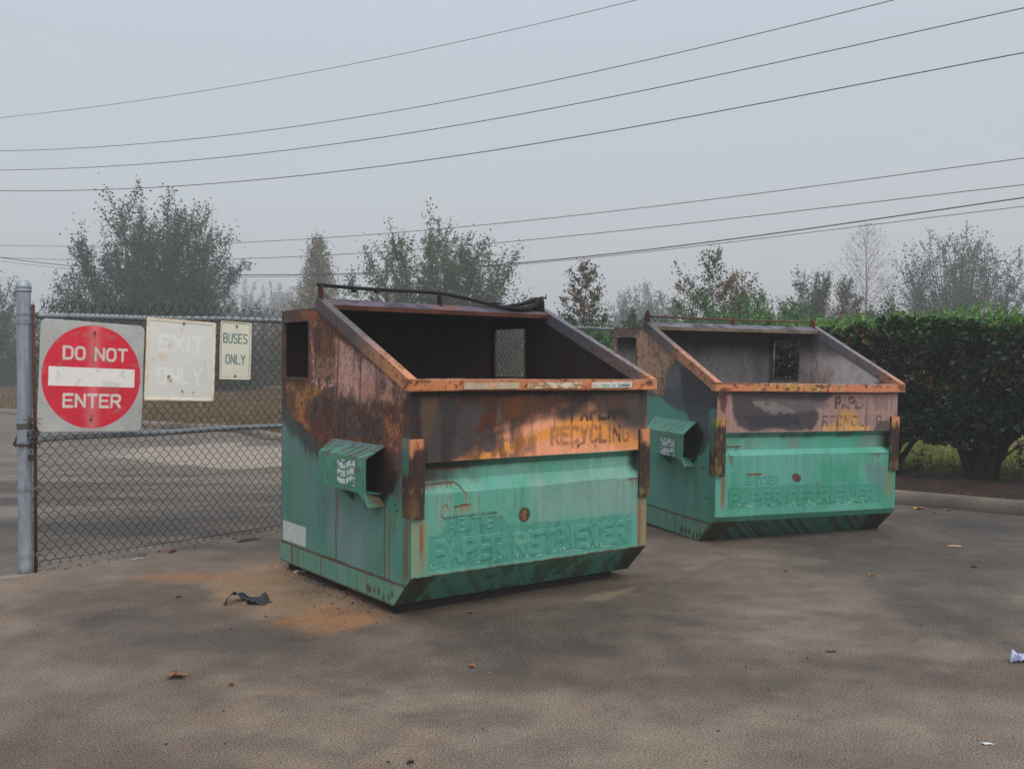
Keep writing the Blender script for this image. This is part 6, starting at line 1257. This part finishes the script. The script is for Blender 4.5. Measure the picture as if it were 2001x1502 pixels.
def rim1(V):
    x, z = V[:, 0], V[:, 2]; c = Canvas(x, z+V[:, 1]*.7, (184, 120, 84), None, 26, GV)
    c.mix(sst(.4, .7, c.nz(5, 1)), (190, 116, 82), .7); c.mix(sst(.4, .7, c.nz(8, 2))*sst(.25, .4, x)*sst(1.3, 1.0, x), (162, 128, 60), .8); c.mix(sst(.62, .72, c.nz(30, 7))*sst(.3, .4, x)*sst(1.3, 1.1, x), (190, 170, 120), .7)
    c.mix(sst(H2-.012, H2, z), (172, 140, 124), .6); c.mix(sst(.42, .6, fbm(x*7, V[:, 1]*20, 19))*sst(H2-.006, H2, z), (120, 116, 124), .7)
    c.mix(sst(H2-.058, H2-.068, z+(c.nz(20, 3)-.5)*.01), (112, 64, 46), .9, 1); c.speck((84, 50, 40), 34, .66, .8, 4, rust=1)
    c.mix(1-sst(.6, 1.2, np.hypot((x-.05)/.07, (z-H2+.052)/.012)+(c.nz(30, 5)-.5)), (84, 50, 40), .85, 1); c.mix(1-sst(.6, 1.2, np.hypot((x-1.83)/.05, (z-H2+.03)/.03)+(c.nz(30, 6)-.5)), (104, 60, 44), .8, 1)
    c.mix(sst(H2-.018, H2-.006, z+(c.nz(24, 9, 1, .2)-.5)*.03)*sst(.5, .3, x), (96, 60, 46), .7, 1)
    return c.rgba()
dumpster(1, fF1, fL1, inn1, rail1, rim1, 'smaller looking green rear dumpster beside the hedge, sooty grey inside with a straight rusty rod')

# ------------------------------------------------------------------ litter
def crumple(name, px, py, wd, dp, hgt, col, label, cat, seed, rot=0., pts=None, mat=None, z=0., group=None, col2=None):
    g_ = ground(px, py, z); rg = np.random.default_rng(seed); n = 22
    u, v = np.meshgrid(np.linspace(-1, 1, n), np.linspace(-1, 1, n), indexing='ij'); u = u.ravel(); v = v.ravel()
    hh = (fbm(u*1.3+seed, v*1.3, seed, 3)); X = u*wd/2; Y = v*dp/2
    Z = .002+hgt*np.clip(hh*1.6-.5, 0, 1)*np.clip(1.15-np.hypot(u, v)**2*.8, 0.05, 1)
    m = np.ones(len(u), bool)
    if pts is not None: m = sdpoly(u, v, pts)+(fbm(u*4, v*4, seed+1)-.5)*.12 > 0
    i, j = np.meshgrid(np.arange(n-1), np.arange(n-1), indexing='ij'); a = (i*n+j).ravel(); Fq = np.stack([a, a+n, a+n+1, a+1], 1); Fq = Fq[m[Fq].sum(1) >= 3]
    used = np.unique(Fq); mp = np.full(len(u), -1); mp[used] = np.arange(len(used)); c, s_ = math.cos(rot), math.sin(rot)
    V = np.stack([X*c-Y*s_, X*s_+Y*c, Z], 1)[used]; C = np.concatenate([np.tile(lin(*col)/.95, (len(V), 1)), np.zeros((len(V), 1))], 1)
    if col2: k_ = (fbm(u*3, v*3, seed+9) > .52)[used]; C[k_, :3] = lin(*col2)/.95
    o = mesh_obj(name, V, mp[Fq], mat or M_SOFT, None, C, False, loc=g_); solid(o, .0012, 1); return tag(o, label, cat, group)
crumple('burnt_scrap', 491, 1174, .27, .30, .15, (30, 32, 38), 'torn black plastic scrap lying in the rust stain left of the front dumpster', 'debris', 3, -.15,
        [(-1, -.95), (-.78, .0), (-.66, .95), (-.38, .65), (0, .7), (.12, 1), (.34, .7), (.6, .35), (1, -.05), (.95, -.6), (.3, -.75), (.0, -.55), (-.1, -.2), (-.3, -.15), (-.5, -.55), (-.85, -1)], col2=(52, 57, 66))
crumple('paper_scrap', 1928, 1453, .05, .03, .006, (200, 206, 216), 'small white paper scrap in the bottom right corner', 'litter', 4, .1, [(-1, .6), (.2, .3), (1, -.9), (-.6, -.8)])
crumple('rag', 1990, 1289, .19, .12, .07, (168, 178, 204), 'pale blue white rag cut by the right edge of the view', 'litter', 6, .35, [(-1, -.6), (-.4, .1), (.3, .7), (1, 1), (1, -1), (0, -.9)], col2=(120, 124, 160))
crumple('cardboard_scrap', 1866, 1067, .13, .12, .004, (166, 134, 112), 'flat tan scrap of cardboard right of the rear dumpster', 'litter', 7, .1, [(-1, .2), (-.5, .7), (.6, .8), (1, .1), (.4, -.6), (-.6, -.6)])
crumple('crushed_cup', 586, 1118, .085, .05, .03, (176, 166, 158), 'crushed pale cup beside the rusty base of the front dumpster', 'litter', 8, .2, col2=(140, 128, 120))
crumple('plastic_scrap', 485, 1056, .20, .06, .02, (40, 40, 42), 'dark scrap caught under the gate near the front dumpster', 'litter', 9, .9); crumple('plastic_scrap', 268, 1092, .09, .05, .012, (146, 140, 132), 'pale scrap under the middle of the gate', 'litter', 10, .6)
crumple('charred_chip', 1903, 1108, .04, .03, .012, (34, 34, 36), 'black chip on the concrete at the far right', 'debris', 12); crumple('charred_chip', 1624, 1273, .05, .02, .01, (48, 48, 50), 'dark flake in the open concrete right of centre', 'debris', 13)
def leaf(name, px, py, L, col, label, seed, lobed=False, rot=0., z=0.):
    g_ = ground(px, py, z); n = 44; o = []
    for k in range(n):
        a = 2*math.pi*k/n; r = (.5*L*(.34+.66*abs(math.cos(a))**1.1)) if not lobed else .5*L*(.28+.72*abs(math.cos(a))**.8)*(.52+.48*abs(math.cos(a*4.5)))
        o.append((r*math.cos(a), r*math.sin(a)*(1.5 if lobed else 1.0), .012+.02*abs(math.sin(a))*(1+.3*math.sin(a*3+seed))*L*8+.006*math.sin(a*5)))
    V = [(0, 0, .006)]+o; V = np.array(V); c, s_ = math.cos(rot), math.sin(rot); V = np.stack([V[:, 0]*c-V[:, 1]*s_, V[:, 0]*s_+V[:, 1]*c, V[:, 2]*.8], 1)
    Fs = [(0, 1+k, 1+(k+1) % n) for k in range(n)]; ob = mesh_obj(name, V, Fs, M_SOFT, None, np.append(lin(*col)/.95, 0), False, loc=g_); solid(ob, .0008, 1); return tag(ob, label, 'leaf', 'fallen leaves on the concrete')
leaf('oak_leaf', 345, 1323, .105, (122, 88, 66), 'brown lobed oak leaf on the concrete at lower left', 1, True, .35)
leaf('dead_leaf', 452, 1340, .03, (120, 92, 60), 'tiny curled tan leaf right of the lobed oak leaf', 2, rot=.5); leaf('dead_leaf', 922, 1303, .045, (150, 108, 70), 'curled tan leaf in the middle of the foreground', 3, rot=2)
leaf('dead_leaf', 918, 1198, .04, (138, 104, 64), 'yellow brown leaf just in front of the front dumpster', 4, rot=.2); leaf('dead_leaf', 336, 1079, .08, (112, 62, 52), 'red brown leaf stuck at the foot of the gate mesh', 5, rot=1)
leaf('dead_leaf', 1703, 1125, .045, (150, 110, 50), 'small yellow leaf on the open concrete in front of the rear dumpster', 6, rot=.3); leaf('dead_leaf', 1795, 995, .11, (166, 134, 78), 'largest yellow leaf lying below the kerb', 7, rot=.1)
leaf('dead_leaf', 1853, 997, .07, (150, 124, 84), 'pale leaf close under the kerb right of the largest one', 8, rot=.1); leaf('dead_leaf', 1823, 1003, .05, (150, 124, 70), 'small yellow leaf between two others below the kerb', 9, rot=.1)
leaf('dead_leaf', 1843, 1039, .045, (160, 96, 70), 'small orange leaf on the wet dark concrete', 10, rot=.6); leaf('dead_leaf', 802, 1493, .03, (52, 44, 38), 'dark curled leaf at the bottom edge', 11, rot=.6)
leaf('dead_leaf', 1534, 1118, .03, (86, 78, 70), 'faint grey leaf left of the small yellow leaf', 12, rot=.6); leaf('dead_leaf', 348, 1168, .035, (84, 60, 48), 'brown leaf in the dark stain below the gate', 13, rot=.6)
# countless charcoal crumbs and specks
rg = np.random.default_rng(12); P = []
def crumb(px, py, sx, sy, n, a=0.):
    for _ in range(n):
        x, y = rg.normal()*sx, rg.normal()*sy; q = ground(px+x*math.cos(a)-y*math.sin(a), py+x*math.sin(a)+y*math.cos(a)); P.append((q[0], q[1], .003, rg.uniform(.002, .007)))
crumb(610, 1135, 34, 8, 210, .42); crumb(640, 1165, 55, 22, 150, .3); crumb(590, 1105, 20, 8, 60); crumb(720, 1185, 40, 10, 40, .2); crumb(1000, 1230, 160, 50, 40)
for _ in range(130): q = ground(rg.uniform(0, 2001), 1130+370*rg.random()**.8); P.append((q[0], q[1], .002, rg.uniform(.002, .006)))
for k in range(230): s_ = rg.uniform(0, 2.2); P.append((*(G0+U_G*s_+N_G*rg.normal()*.05), .003, rg.uniform(.003, .010)))
P = np.array(P); m = MB()
for x, y, z, s_ in P:
    a = rg.normal(size=(4, 3))*s_; a[:, 2] = np.abs(a[:, 2])*.6; m.add(a+[x, y, .001], [(0, 1, 2), (0, 2, 3), (0, 3, 1), (1, 3, 2)], np.append(lin(*((40, 38, 40) if rg.random() < .8 else (150, 144, 138)))/.95, 0))
tag(m.build('charcoal_crumbs', M_SOFT), 'black charcoal crumbs and specks scattered on the concrete', 'debris', kind='stuff')

# ------------------------------------------------------------------ the foggy air
m = bpy.data.materials.new('fog_air'); m.use_nodes = True; t = m.node_tree; t.nodes.clear(); o_ = nn(t, 'ShaderNodeOutputMaterial'); pv = nn(t, 'ShaderNodeVolumePrincipled')
pv.inputs['Color'].default_value = (.93, .96, 1, 1); pv.inputs['Density'].default_value = .0036; pv.inputs['Anisotropy'].default_value = .3; t.links.new(pv.outputs[0], o_.inputs['Volume'])
mb = MB(); mb.box(-200, 200, -40, 262, -1.2, 26, (1, 1, 1)); hz_o = mb.build('haze', m); tag(hz_o, 'pale grey fog filling the air', kind='stuff')
print('done', len(bpy.data.objects), sum(len(me.polygons) for me in bpy.data.meshes))
